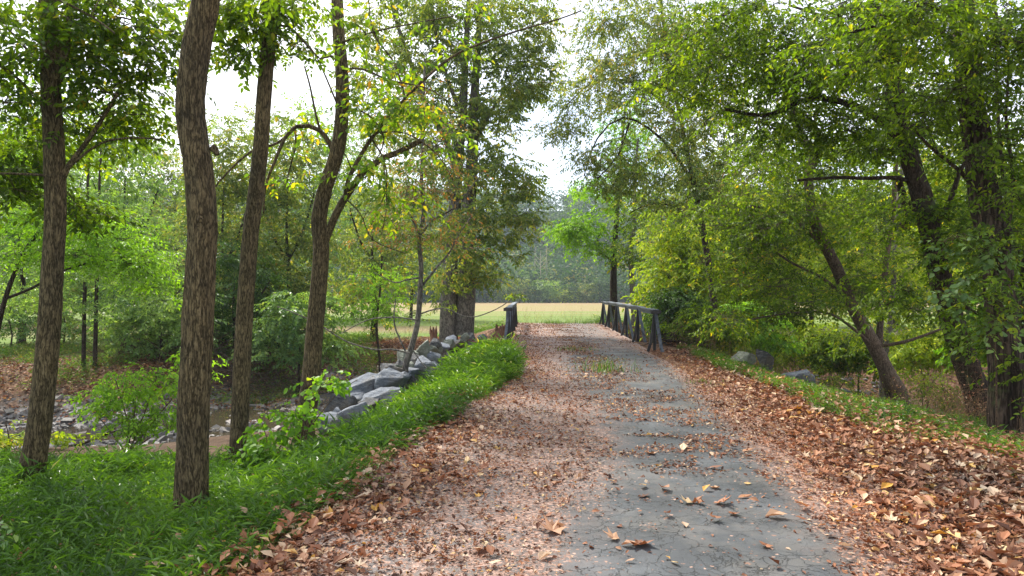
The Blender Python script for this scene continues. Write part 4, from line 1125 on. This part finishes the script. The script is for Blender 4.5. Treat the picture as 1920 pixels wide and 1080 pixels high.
tag(o, 'dark broken branch hanging in the right canopy with a torn orange end', 'branch')
mb = MB()
a0 = P(95, 843, 13.5); stick(mb, a0, P(260, 800, 14.5), .04, .02)
a1 = P(180, 822, 14); stick(mb, a1, P(230, 790, 14), .02, .05)
tag(mb.build('fallen_branch', BARK['dark'], None, a0), 'long dark fallen branch lying over the creek bank at left', 'branch')

# ------------------------------------------------------------------ SMALL PLANTS
def stems(name, lab, cat, stems_, envs, leaf, lm, bm='limb', **kw):
    return tree(name, lab, cat, stems_, envs, leaf, [M_LEAF[lm], BARK[bm]], near=True, flare=0, trunk_name='stem', crown_name='foliage', rough=0, **kw)
stems('bush', 'bright yellow-green bush with many reddish stems on the bank left of the thickest trunk', 'bush',
  [([(235, 850), (240, 800), (225, 740), (210, 690)], 12, 3.5, 1.5), ([(240, 852), (265, 790), (290, 720), (300, 670)], 12, 3.5, 1.5), ([(238, 852), (200, 800), (165, 760)], 12, 3, 1.2),
   ([(238, 852), (280, 800), (330, 740), (380, 690)], 12, 3, 1.2), ([(236, 852), (252, 780), (255, 700)], 12, 3, 1.2), ([(238, 850), (300, 810), (350, 790)], 12, 3, 1.2)],
  [(270, 720, 12, 70, 40, .5, 26, .2), (215, 745, 12, 50, 40, .4, 14, .2), (300, 780, 12, 60, 30, .4, 14, -.3), (245, 800, 12, 40, 30, .35, 12, -.4), (360, 680, 12, 50, 30, .4, 10, .3), (180, 770, 12, 30, 20, .3, 5)],
  LF('oval', 8, .24, .075), 'bright', clump_r=.2, sprays=7, flat=.6, twig_r=.002)
stems('sapling', 'young broad-leaved sapling with large light green leaves in front of the rocks', 'sapling',
  [([(562, 870), (565, 820), (575, 770), (590, 735), (605, 710)], 8.6, 4.5, 2), ([(564, 840), (590, 790), (640, 730), (670, 712)], 8.6, 2.5, 1.2), ([(570, 800), (540, 780), (510, 770)], 8.6, 2, 1)],
  [(590, 722, 8.5, 45, 12, .3, 5, .2), (640, 715, 8.5, 38, 12, .25, 4, .2), (530, 780, 8.6, 45, 22, .35, 7), (585, 765, 8.7, 35, 22, .3, 4), (515, 815, 8.6, 40, 22, .3, 6)],
  LF('round', 5, .2, .085, .5), 'bright', clump_r=.13, sprays=3, flat=.5, twig_r=.002)
stems('bush', 'clump of light green broad-leaved weeds between the third trunk and the sapling', 'bush',
  [([(500, 872), (500, 820), (490, 790)], 9.2, 3, 1.5), ([(505, 872), (530, 830), (550, 800)], 9.2, 3, 1.5)],
  [(500, 815, 9.3, 32, 30, .35, 8, .1), (545, 840, 9.3, 40, 22, .35, 8), (490, 850, 9.2, 25, 15, .3, 6)],
  LF('round', 5, .18, .085, .5), 'bright', clump_r=.16, sprays=4, flat=.5, twig_r=.002)
stems('bush', 'yellowish weeds at the left picture edge on the creek bank', 'bush',
  [([(15, 870), (18, 830), (10, 790)], 12, 3, 1.5)],
  [(15, 820, 12, 40, 24, .5, 12, .3), (110, 830, 12.5, 55, 14, .4, 8, .1), (-20, 850, 12, 40, 24, .5, 10, .3)],
  LF('oval', 7, .22, .09), 'yellowgreen', clump_r=.2, sprays=6, twig_r=.002)
stems('bush', 'ivy-like shrub at the left bottom corner with pale leaves', 'bush',
  [([(-20, 1010), (-5, 985), (5, 965)], 4.8, 5, 2)],
  [(0, 1000, 4.8, 14, 30, .2, 5, .6)], LF('round', 3, .1, .06), 'silver', clump_r=.08, sprays=3, twig_r=.0015)
stems('bush', 'lone leafy plant sprouting beyond the left railing', 'plant',
  [([(966, 600), (965, 570), (966, 548)], 34, 2, 1)], [(965, 552, 34, 16, 7, .5, 6)], LF('oval', 7, .3, .12), 'mid', clump_r=.25, sprays=5)

for px, py, d, lm, lab in [(1770, 760, 14.5, 'mid', 'low leafy weed clump between the two rightmost leaning trunks'), (1730, 730, 17, 'yellowgreen', 'small yellow-green bush just right of the crooked trunk foot'), (1560, 735, 17.5, 'mid', 'small green bush at the near water edge left of the crooked trunk')]:
    stems('bush', lab, 'bush', [([(px, py + 15), (px + 3, py - 10), (px - 4, py - 40)], d, 3, 1.5), ([(px + 2, py + 15), (px + 20, py - 15), (px + 34, py - 30)], d, 3, 1.2)],
      [(px, py - 20, d, 38, 16, .6, 12), (px + 25, py, d, 30, 14, .5, 8)], LF('oval', 7, .25, .075), lm, clump_r=.25, sprays=6, twig_r=.002)
# dry brown stems on the right bank
def wisps(name, lab, pts_n, region, hmin, hmax, mat, cat='weeds', leafm=None, lean=.25):
    x0, x1, y0, y1 = region
    mb = MB(); n = pts_n
    x = rng.uniform(x0, x1, n); y = rng.uniform(y0, y1, n); z = H(x, y)
    A = np.stack([x, y, z], -1); h = rng.uniform(hmin, hmax, n)
    cur = A; dirv = rng.normal(0, lean, (n, 3)); dirv[:, 2] = 1
    for s in range(4):
        nx_ = cur + dirv * (h / 4)[:, None]; twigs(mb, cur, nx_, .003 * (1 - s * .2), 0)
        dirv = dirv + rng.normal(0, .18, (n, 3)); cur = nx_
        if s >= 1:
            for b in range(2):
                e = nx_ + rng.normal(0, .12, (n, 3)) + [0, 0, .05]; twigs(mb, nx_, e, .0016, 0)
                scatter(mb, SH['oval'], e, rng.uniform(0, 6, n), rng.uniform(-.2, 1, n), rng.normal(0, .5, n), rng.uniform(.02, .05, n), rng.uniform(0, 1, n), 1)
    c = (float(np.mean(x)), float(np.mean(y)), float(np.mean(z)))
    return tag(mb.build(name, [M_LEAF['straw'], M_LEAF[leafm or 'dry']], None, c), lab, cat, kind='stuff')
wisps('dry_weeds', 'tangle of thin brown dead stems in front of the right-hand trunks', 380, (6.3, 9, 8.6, 11.6), .25, .75, None)
wisps('dry_weeds', 'dead and green stems along the right creek bank', 45, (5.6, 8, 12.5, 15), .15, .35, None, leafm='yellowgreen')
wisps('dry_weeds', 'mixed brown and green stems on the low bank behind the leaning trunks', 520, (8.5, 14, 11.5, 19), .25, .9, None, leafm='yellowgreen')
wisps('dry_weeds', 'brown weeds and seedlings on the bank beside the right railing', 350, (4.7, 7.5, 17, 24), .3, .9, None, leafm='mid')
wisps('field_edge_weeds', 'thin weeds along the edge of the meadow beyond the bridge', 700, (-25, 12, 36, 42), .3, .9, None, leafm='yellowgreen')
wisps('bank_seedlings', 'scattered brown and green seedlings on the leafy far bank at left', 1800, (-20, -5, 20, 36), .2, .7, None, leafm='olive')

# ------------------------------------------------------------------ GRASS
def blades(mb, x, y, z, h, nb, wmul=1., lay=.5, sh=None):
    """stilt-grass like plants: a leaning stem with short broad pointed leaves"""
    n = len(x)
    base = np.stack([x, y, z], -1)
    yaw = rng.uniform(0, 2 * np.pi, n); lean = rng.uniform(.15, lay, n)
    d = np.stack([np.cos(yaw) * np.sin(lean), np.sin(yaw) * np.sin(lean), np.cos(lean)], -1)
    shn = rng.uniform(.1, .9, n) if sh is None else sh
    for k in range(nb):
        t = (k + .8) / nb
        p_ = base + d * (h * t)[:, None] + rng.normal(0, .006, (n, 3))
        ya = yaw + k * 2.6 + rng.normal(0, .5, n)
        L = h * rng.uniform(.28, .5, n)
        scatter(mb, BL, p_, ya, rng.uniform(-1.0, .3, n), rng.normal(0, .4, n), L * wmul, np.clip(shn * .62 + .4 * rng.uniform(0, 1, n) + .1 * (t - .5), 0, 1))
    twigs(mb, base, base + d * h[:, None], .0013, 0)
BL = (np.array([[0, 0, 0], [.4, .085, .03], [1, 0, -.12], [.4, -.085, .03]]), np.array([[0, 1, 2, 3]]))
def sample(region, n, fn, bias=None):
    x0, x1, y0, y1 = region
    x = rng.uniform(x0, x1, n)
    u = rng.uniform(0, 1, n)
    y = y0 * (y1 / y0) ** u if bias is None else y0 + (y1 - y0) * u ** bias
    # wedge: only what lies near the camera's field of view
    k = (np.abs(x) < .82 * y + 1.2) & (rng.uniform(0, 1, n) < fn(x, y))
    return x[k], y[k]
gr = MB()
x, y = sample((-17, .6, 3.3, 20.5), 330000, lambda x, y: m_grass(x, y) * (x < 1.2) * np.where(fbm(x * 1.5, y * 1.5, 5) > .3, 1, .45), .8)
h = (.07 + .2 * rng.uniform(0, 1, len(x)) ** 2.2) * (1 + .45 * sstep(.5, .65, fbm(x * 2, y * 2, 71))) * (1 + .2 * sstep(8, 14, y) * sstep(-3, -1, x)) * (.7 + .6 * fbm(x, y, 8))
blades(gr, x, y, surf(x, y) - .01, h, 6, 1.0, .7, np.clip(.0 + .16 * sstep(8, 13, y) + .9 * (fbm(x * 1.2, y * 1.2, 55) - .25) * 1.3 + rng.normal(0, .18, len(x)), 0, 1))
print('grass plants', len(x))
tag(gr.build('grass', M_LEAF['grass']), 'lush low green grass covering the left bank and road edge', 'grass', kind='stuff')
gr = MB()
x, y = sample((3.8, 8, 5, 20), 50000, lambda x, y: m_grass(x, y) * (x > 2), .9)
h = rng.uniform(.07, .18, len(x))
blades(gr, x, y, surf(x, y) - .01, h, 5, 1.0, .7)
# thinner greenery further down the right bank
x, y = sample((5, 12, 6, 22), 34000, lambda x, y: .6 * (sdist(x, y) > 2.5) * (x > road_r(y) + 1.6) * sstep(.38, .55, fbm(x * .8, y * .8, 14)), .9)
blades(gr, x, y, surf(x, y) - .01, rng.uniform(.08, .25, len(x)), 6, 1.1, .8)
tag(gr.build('verge_grass', M_LEAF['grass']), 'thin green grass strip between the leaf drift and the right bank', 'grass', kind='stuff')
gr = MB()
x, y = sample((-22, -3, 21, 40), 26000, lambda x, y: far_side(x, y) * sstep(.5, .62, fbm(x * .35, y * .5, 3)), .9)
blades(gr, x, y, surf(x, y), rng.uniform(.15, .4, len(x)), 4, 1.3, .7)
x, y = sample((-4, 9, 36, 46), 9000, lambda x, y: sstep(.45, .6, fbm(x * .6, y * .6, 13)) * ((x < road_l(y)) | (x > road_r(y))), .9)
blades(gr, x, y, surf(x, y), rng.uniform(.15, .45, len(x)), 4, 1.3, .7)
tag(gr.build('bank_grass', M_LEAF['grass']), 'patchy grass on the far bank and field edge', 'grass', kind='stuff')
def tuft(px, py, d, r, n, hh, lab):
    c = P(px, py, d); mb = MB()
    x = c[0] + rng.normal(0, r * .5, n); y = c[1] + rng.normal(0, r * .35, n); z = surf(x, y)
    yaw = rng.uniform(0, 6.28, n); h = hh * rng.uniform(.5, 1.2, n)
    prev = np.stack([x, y, z], -1)
    le = rng.uniform(.1, .5, n)
    w = .006
    for s in range(3):
        a = le + s * .45
        dv = np.stack([np.cos(yaw) * np.sin(a), np.sin(yaw) * np.sin(a), np.cos(a)], -1) * (h / 3)[:, None]
        sd = np.stack([-np.sin(yaw), np.cos(yaw), 0 * yaw], -1)
        w0, w1 = w * (1 - s / 3), w * (1 - (s + 1) / 3) + .0005
        V = np.stack([prev - sd * w0, prev + sd * w0, prev + dv + sd * w1, prev + dv - sd * w1], 1).reshape(-1, 3)
        mb.add(V, np.arange(n * 4).reshape(-1, 4), 0, False, rng.uniform(0, .8, n)); prev = prev + dv
    o = mb.build('grass_tuft', M_LEAF['grass'], None, (c[0], c[1], float(surf(c[0], c[1]))))
    return tag(o, lab, 'grass', kind='stuff')
tuft(1140, 700, 14.1, .55, 120, .42, 'ragged grass tuft growing through the middle of the road')
tuft(1082, 663, 19, .7, 120, .16, 'thin low grass patch in the road just before the bridge')
tuft(1040, 612, 35, 1.1, 260, .4, 'low weedy tuft on the road crest at the far end of the bridge')
tuft(1104, 610, 35, .9, 260, .45, 'green weedy tuft at the far foot of the right railing')
tuft(1310, 722, 12.4, .4, 60, .1, 'tiny grass sprig in the cracked asphalt near the right leaf drift')

# ------------------------------------------------------------------ FALLEN LEAVES
def slope_pitch(n, s): return rng.normal(0, s, n), rng.normal(0, s, n)
SH['lobed2'] = shape_lobed(.5)
SH['lobed3'] = (SH['lobed'][0] * [1, .8, 1] + [[0, 0, .22 * math.sin(3 * i)] for i in range(13)], SH['lobed'][1])
SH['curl'] = shape_oval(.6, .28, -.25); SH['curl2'] = shape_oval(.5, -.12, .3)
lv = MB()
def drop(x, y, size, shape, tilt, lift, sh=None):
    n = len(x); z = surf(x, y) + .004 + rng.uniform(0, 1, n) * lift
    a, b = rng.normal(0, tilt, n), rng.normal(0, tilt, n)
    scatter(lv, SH[shape], np.stack([x, y, z], -1), rng.uniform(0, 6.28, n), a, b, size, rng.uniform(0, 1, n) if sh is None else sh)
onroad = lambda x, y: (x > edge_grass(y) - .35) & (x < road_r(y) + 1.45 + .4 * sstep(9, 5, y)) & ~((y > 19) & (y < 34) & ((x < road_l(y)) | (x > road_r(y))))
heap = lambda x, y: np.maximum(sstep(.1, 1.1, x - bare_r(y)), .8 * sstep(.9, .0, x - edge_grass(y)) * (y < 9))
# crumbs
x, y = sample((-2.2, 6.2, 3.2, 36), 230000, lambda x, y: onroad(x, y) * np.clip(cover(x, y) * 1.0, .012, 1))
s = rng.uniform(.012, .04, len(x)) * (1 + y / 40)
k = rng.uniform(0, 1, len(x)) < .5
drop(x[k], y[k], s[k], 'quad', .25, .006); drop(x[~k], y[~k], s[~k], 'curl', .4, .006)
# medium leaves
x, y = sample((-2.2, 6.4, 3.2, 36), 60000, lambda x, y: onroad(x, y) * np.clip(cover(x, y) * (.22 + .78 * heap(x, y)), .012, 1))
hp = heap(x, y)
sz = (.03 + .07 * rng.uniform(0, 1, len(x)) ** 1.5) * (1 + .3 * hp)
t = rng.uniform(0, 1, len(x))
for sh_, a, b in (('curl', 0, .4), ('curl2', .4, .7), ('lobed3', .7, .87), ('lobed2', .87, 1.01)):
    k = (t >= a) & (t < b); drop(x[k], y[k], sz[k], sh_, .26 + .0 * hp[k], .01 + .02 * hp[k].mean())
# large lobed leaves, thick on the right shoulder
x, y = sample((-2.2, 6.4, 3.2, 20), 16000, lambda x, y: onroad(x, y) * np.clip(cover(x, y) * (.05 + .32 * heap(x, y)), .004, 1))
sz = rng.uniform(.055, .125, len(x)); t = rng.uniform(0, 1, len(x))
for sh_, a, b in (('lobed2', 0, .25), ('lobed3', .25, .45), ('lobed', .45, .6), ('curl', .6, .8), ('curl2', .8, 1.01)):
    k = (t >= a) & (t < b); drop(x[k], y[k], sz[k], sh_, .2, .028)
print('leaf quads', sum(len(q) for q in lv.Q))
tag(lv.build('fallen_leaves', M_LEAF['dry']), 'drifts of brown and tan fallen leaves over the road and its shoulders', 'leaves', kind='stuff')
# leaves on the banks
lv = MB()
x, y = sample((4.5, 14, 4, 26), 60000, lambda x, y: (sdist(x, y) > 2.) * (x > road_r(y) + 1.0) * (1 - .6 * m_grass(x, y)) * np.where(x > road_r(y) + 2.6, .22, .7), .8)
drop(x, y, rng.uniform(.04, .12, len(x)), 'curl', .3, .02)
x, y = sample((-22, -2, 18, 40), 60000, lambda x, y: far_side(x, y) * (1 - sstep(8, 11, sdist(x, y))) * .9, .8)
drop(x, y, rng.uniform(.07, .15, len(x)), 'curl', .3, .02)
x, y = sample((-9, -.3, 17, 27), 16000, lambda x, y: (y > 19.5 - .0 * x) * (x < road_l(y)) * .9, .9)
drop(x, y, rng.uniform(.06, .12, len(x)), 'curl', .3, .03)
x, y = sample((-9, .2, 3.5, 14), 1300, lambda x, y: m_grass(x, y) * .8)
xe, ye = sample((-3, .6, 3.4, 19), 9000, lambda x, y: m_grass(x, y) * np.exp(-np.maximum(0, edge_grass(y) - x) / .45) * 1.); x = np.concatenate([x, xe]); y = np.concatenate([y, ye])
xb, yb = sample((4, 8, 4.5, 20), 9000, lambda x, y: (x > road_r(y) + 1.1) * (x < road_r(y) + 3.2) * .8); x = np.concatenate([x, xb]); y = np.concatenate([y, yb])
n = len(x); z = surf(x, y) + rng.uniform(.03, .13, n)
scatter(lv, SH['curl'], np.stack([x, y, z], -1), rng.uniform(0, 6, n), rng.normal(0, .3, n), rng.normal(0, .3, n), rng.uniform(.04, .1, n), rng.uniform(.3, 1, n))
tag(lv.build('bank_leaves', M_LEAF['dry']), 'brown fallen leaves scattered over both creek banks', 'leaves', kind='stuff')

# single large leaves one can point to on the bare asphalt
LEAVES = [(1050, 1004, .17, .78, 'pale tan lobed leaf lying left of the bare asphalt near the bottom'), (1217, 1018, .16, .55, 'brown lobed leaf lowest on the bare asphalt right of centre'), (1163, 1012, .11, .82, 'pale lobed leaf left beside the brown one at the bottom'),
  (1438, 1022, .09, .6, 'small brown star-shaped leaf at the bottom of the bare asphalt'), (1434, 970, .13, .84, 'pale curled leaf pair on the cracked asphalt'), (1287, 990, .07, .85, 'small pale square leaf on the cracked asphalt'),
  (1272, 1062, .06, .97, 'little yellow leaf at the very bottom of the asphalt'), (1344, 942, .13, .6, 'brown maple-like leaf beside an orange one'), (1318, 922, .09, .99, 'bright orange leaf upright on the asphalt'),
  (1300, 944, .11, .95, 'dark and orange leaf heap leaf, left of the maple-like brown one'), (1240, 915, .13, .7, 'wide tan leaf cluster leaf near the edge of the left drift'), (1200, 918, .10, .96, 'yellow-edged leaf at the edge of the left drift'),
  (1410, 933, .10, .7, 'narrow tan leaf on the asphalt near the right drift'), (1378, 963, .09, .5, 'flat brown leaf right of the maple-like one'), (1350, 915, .09, .85, 'long pale leaf above the maple-like brown leaf'),
  (1395, 908, .07, .97, 'yellow-brown leaf above the narrow tan one'), (1216, 848, .13, .82, 'pale lobed leaf at the left rim of the bare asphalt'), (1282, 840, .14, .93, 'whitish green curled leaf on the bare asphalt'),
  (1355, 881, .12, .4, 'dark reddish leaf lying in the middle of the bare strip'), (1495, 958, .13, .75, 'long curled tan leaf by the right drift'), (1412, 846, .12, .8, 'pinkish leaf at the left rim of the right drift'),
  (1190, 1055, .05, .8, 'tiny pale leaf at the bottom left of the bare asphalt'), (1010, 1052, .1, .9, 'upright whitish leaf at the bottom middle of the road')]
for (px, py, sz, shd, lab) in LEAVES:
    d = EYE * F / (py - HOR); x = (px - 960) / F * d
    z = float(surf(np.array(x), np.array(d))) + .012
    mb = MB()
    sh_ = 'lobed2' if ('lobed' in lab or 'maple' in lab or 'star' in lab) else ('curl' if rng.uniform() < .6 else 'curl2')
    V0, Q0 = SH[sh_]
    R = rot(rng.uniform(0, 6.28), rng.normal(0, .12), rng.normal(0, .15))
    V = (V0 + rng.normal(0, .02, V0.shape)) @ R.T * sz * 1.15
    V[:, 2] -= V[:, 2].min() - .002
    V = V + [x, d, z - .008]
    mb.add(V, Q0, 0, False, shd)
    tag(mb.build('fallen_leaf', M_LEAF['dry'], None, (x, d, z - .008)), lab, 'leaf')

# ------------------------------------------------------------------ DISTANT HILL AND WOOD
def hillz(x, y):
    t = sstep(250, 430, y + 18 * (fbm(x * .01, y * 0, 3) - .5))
    return -1.2 + t * (58 + 30 * (fbm(x * .004 + 9, 0 * y, 2) - .5) - .02 * x) + 6 * (fbm(x * .02, y * .02, 5) - .5) * t
hx = np.linspace(-600, 600, 80); hy = np.linspace(236, 640, 40)
m, nt, out = newmat('hill_floor'); g = N(nt)
p = g.n("ShaderNodeBsdfPrincipled", _in={'Base Color': (.03, .045, .02, 1), 'Roughness': 1.})
nt.links.new(p.outputs[0], out.inputs['Surface'])
tag(grid_mesh('hill', hx, hy, hillz, m, lambda X, Y: np.zeros(X.shape + (4,))), kind='structure')
fw = MB()
nt_ = 2600
tx = rng.uniform(-260, 200, nt_); ty = 240 + 190 * rng.uniform(0, 1, nt_) ** 1.3
tz = hillz(tx, ty); th_ = rng.uniform(9, 17, nt_); tr_ = th_ * rng.uniform(.28, .42, nt_)
nl = 110
C = np.repeat(np.stack([tx, ty, tz + th_ * .55], -1), nl, 0); rrr = np.repeat(tr_, nl); hhh = np.repeat(th_, nl)
q = rng.normal(0, 1, (nt_ * nl, 3)); q /= np.linalg.norm(q, axis=1)[:, None]
q *= (1 + .3 * np.sin(q[:, :1] * 7 + q[:, 2:3] * 9 + np.repeat(rng.uniform(0, 6, nt_), nl)[:, None])) * rng.uniform(.7, 1, (len(q), 1))
pos_ = C + q * np.stack([rrr, rrr, hhh * .48], -1)
scatter(fw, SH['quad'], pos_, rng.uniform(0, 6.28, len(pos_)), rng.normal(.3, .5, len(pos_)), rng.normal(0, .6, len(pos_)), rng.uniform(1.0, 2.2, len(pos_)), np.clip(np.repeat(rng.beta(1.5, 2, nt_), nl) + rng.normal(0, .1, len(pos_)), 0, 1))
tag(fw.build('hillside_forest', M_LEAF['hill']), 'dense hazy wood covering the hillside beyond the meadow', 'forest', kind='stuff')
# first row of trees at the foot of the wood, and the bare white one
row = [(945, 'rounded green tree'), (975, 'olive tree'), (1002, 'dark tree'), (1030, 'broad grey-green tree'), (1055, 'small yellowish tree'), (1078, 'dark bushy tree'), (1100, 'olive bushy tree'), (1125, 'tall dark tree')]
for i, (px, lab) in enumerate(row):
    lm = ['mid', 'olive', 'dark', 'silver', 'yellowgreen', 'dark', 'olive', 'dark'][i]
    hgt = [40, 48, 36, 46, 28, 40, 38, 52][i]
    bushy('tree', lab + (' at the hazy hill foot, %s from left above the road' % ['first', 'second', 'third', 'fourth', 'fifth', 'sixth', 'seventh', 'eighth'][i]), 'tree', px, 563, 236, 0, 15, lm, 'dark', LF('quad', 6, 2.2, .8), 16, w=2, top=568 - hgt, cr=2.4, sprays=8)
lim = [([(1014, 560), (1014, 520), (1013, 500), (1014, 470)], 250, 2.6, .8)]
for a in range(16):
    yb = 545 - a * 4; s = 1 if a % 2 else -1
    lim.append(([(1014, yb), (1014 + s * (8 + a * .2), yb - 12), (1014 + s * (16 - a * .5), yb - 26)], 250, 1.1, .5))
tree('tree', 'bare whitish tree standing out of the hazy wood beyond the meadow', 'tree', lim, [], LF('quad', 4, 1, .3), [M_LEAF['olive'], BARK['pale']], flare=0)

# ------------------------------------------------------------------ HAZE
m, nt, out = newmat('haze_air')
pv = nt.nodes.new('ShaderNodeVolumePrincipled')
pv.inputs['Color'].default_value = (.80, .88, 1.0, 1)
pv.inputs['Density'].default_value = .0003
pv.inputs['Anisotropy'].default_value = .1
nt.links.new(pv.outputs[0], out.inputs['Volume'])
HAZE = True
if HAZE:
    bm = bmesh.new(); bmesh.ops.create_cube(bm, size=1)
    me = bpy.data.meshes.new('haze')
    for v in bm.verts: v.co = (v.co.x * 3300, v.co.y * 2300 + 1000, (v.co.z + .5) * 140 - 8)
    bm.to_mesh(me); bm.free(); me.materials.append(m)
    ho = bpy.data.objects.new('haze', me); COL.objects.link(ho)
    tag(ho, 'thin blue-white air that pales the far wood', 'haze', kind='stuff')
print('objects', len(bpy.data.objects), 'faces', sum(len(me.polygons) for me in bpy.data.meshes))
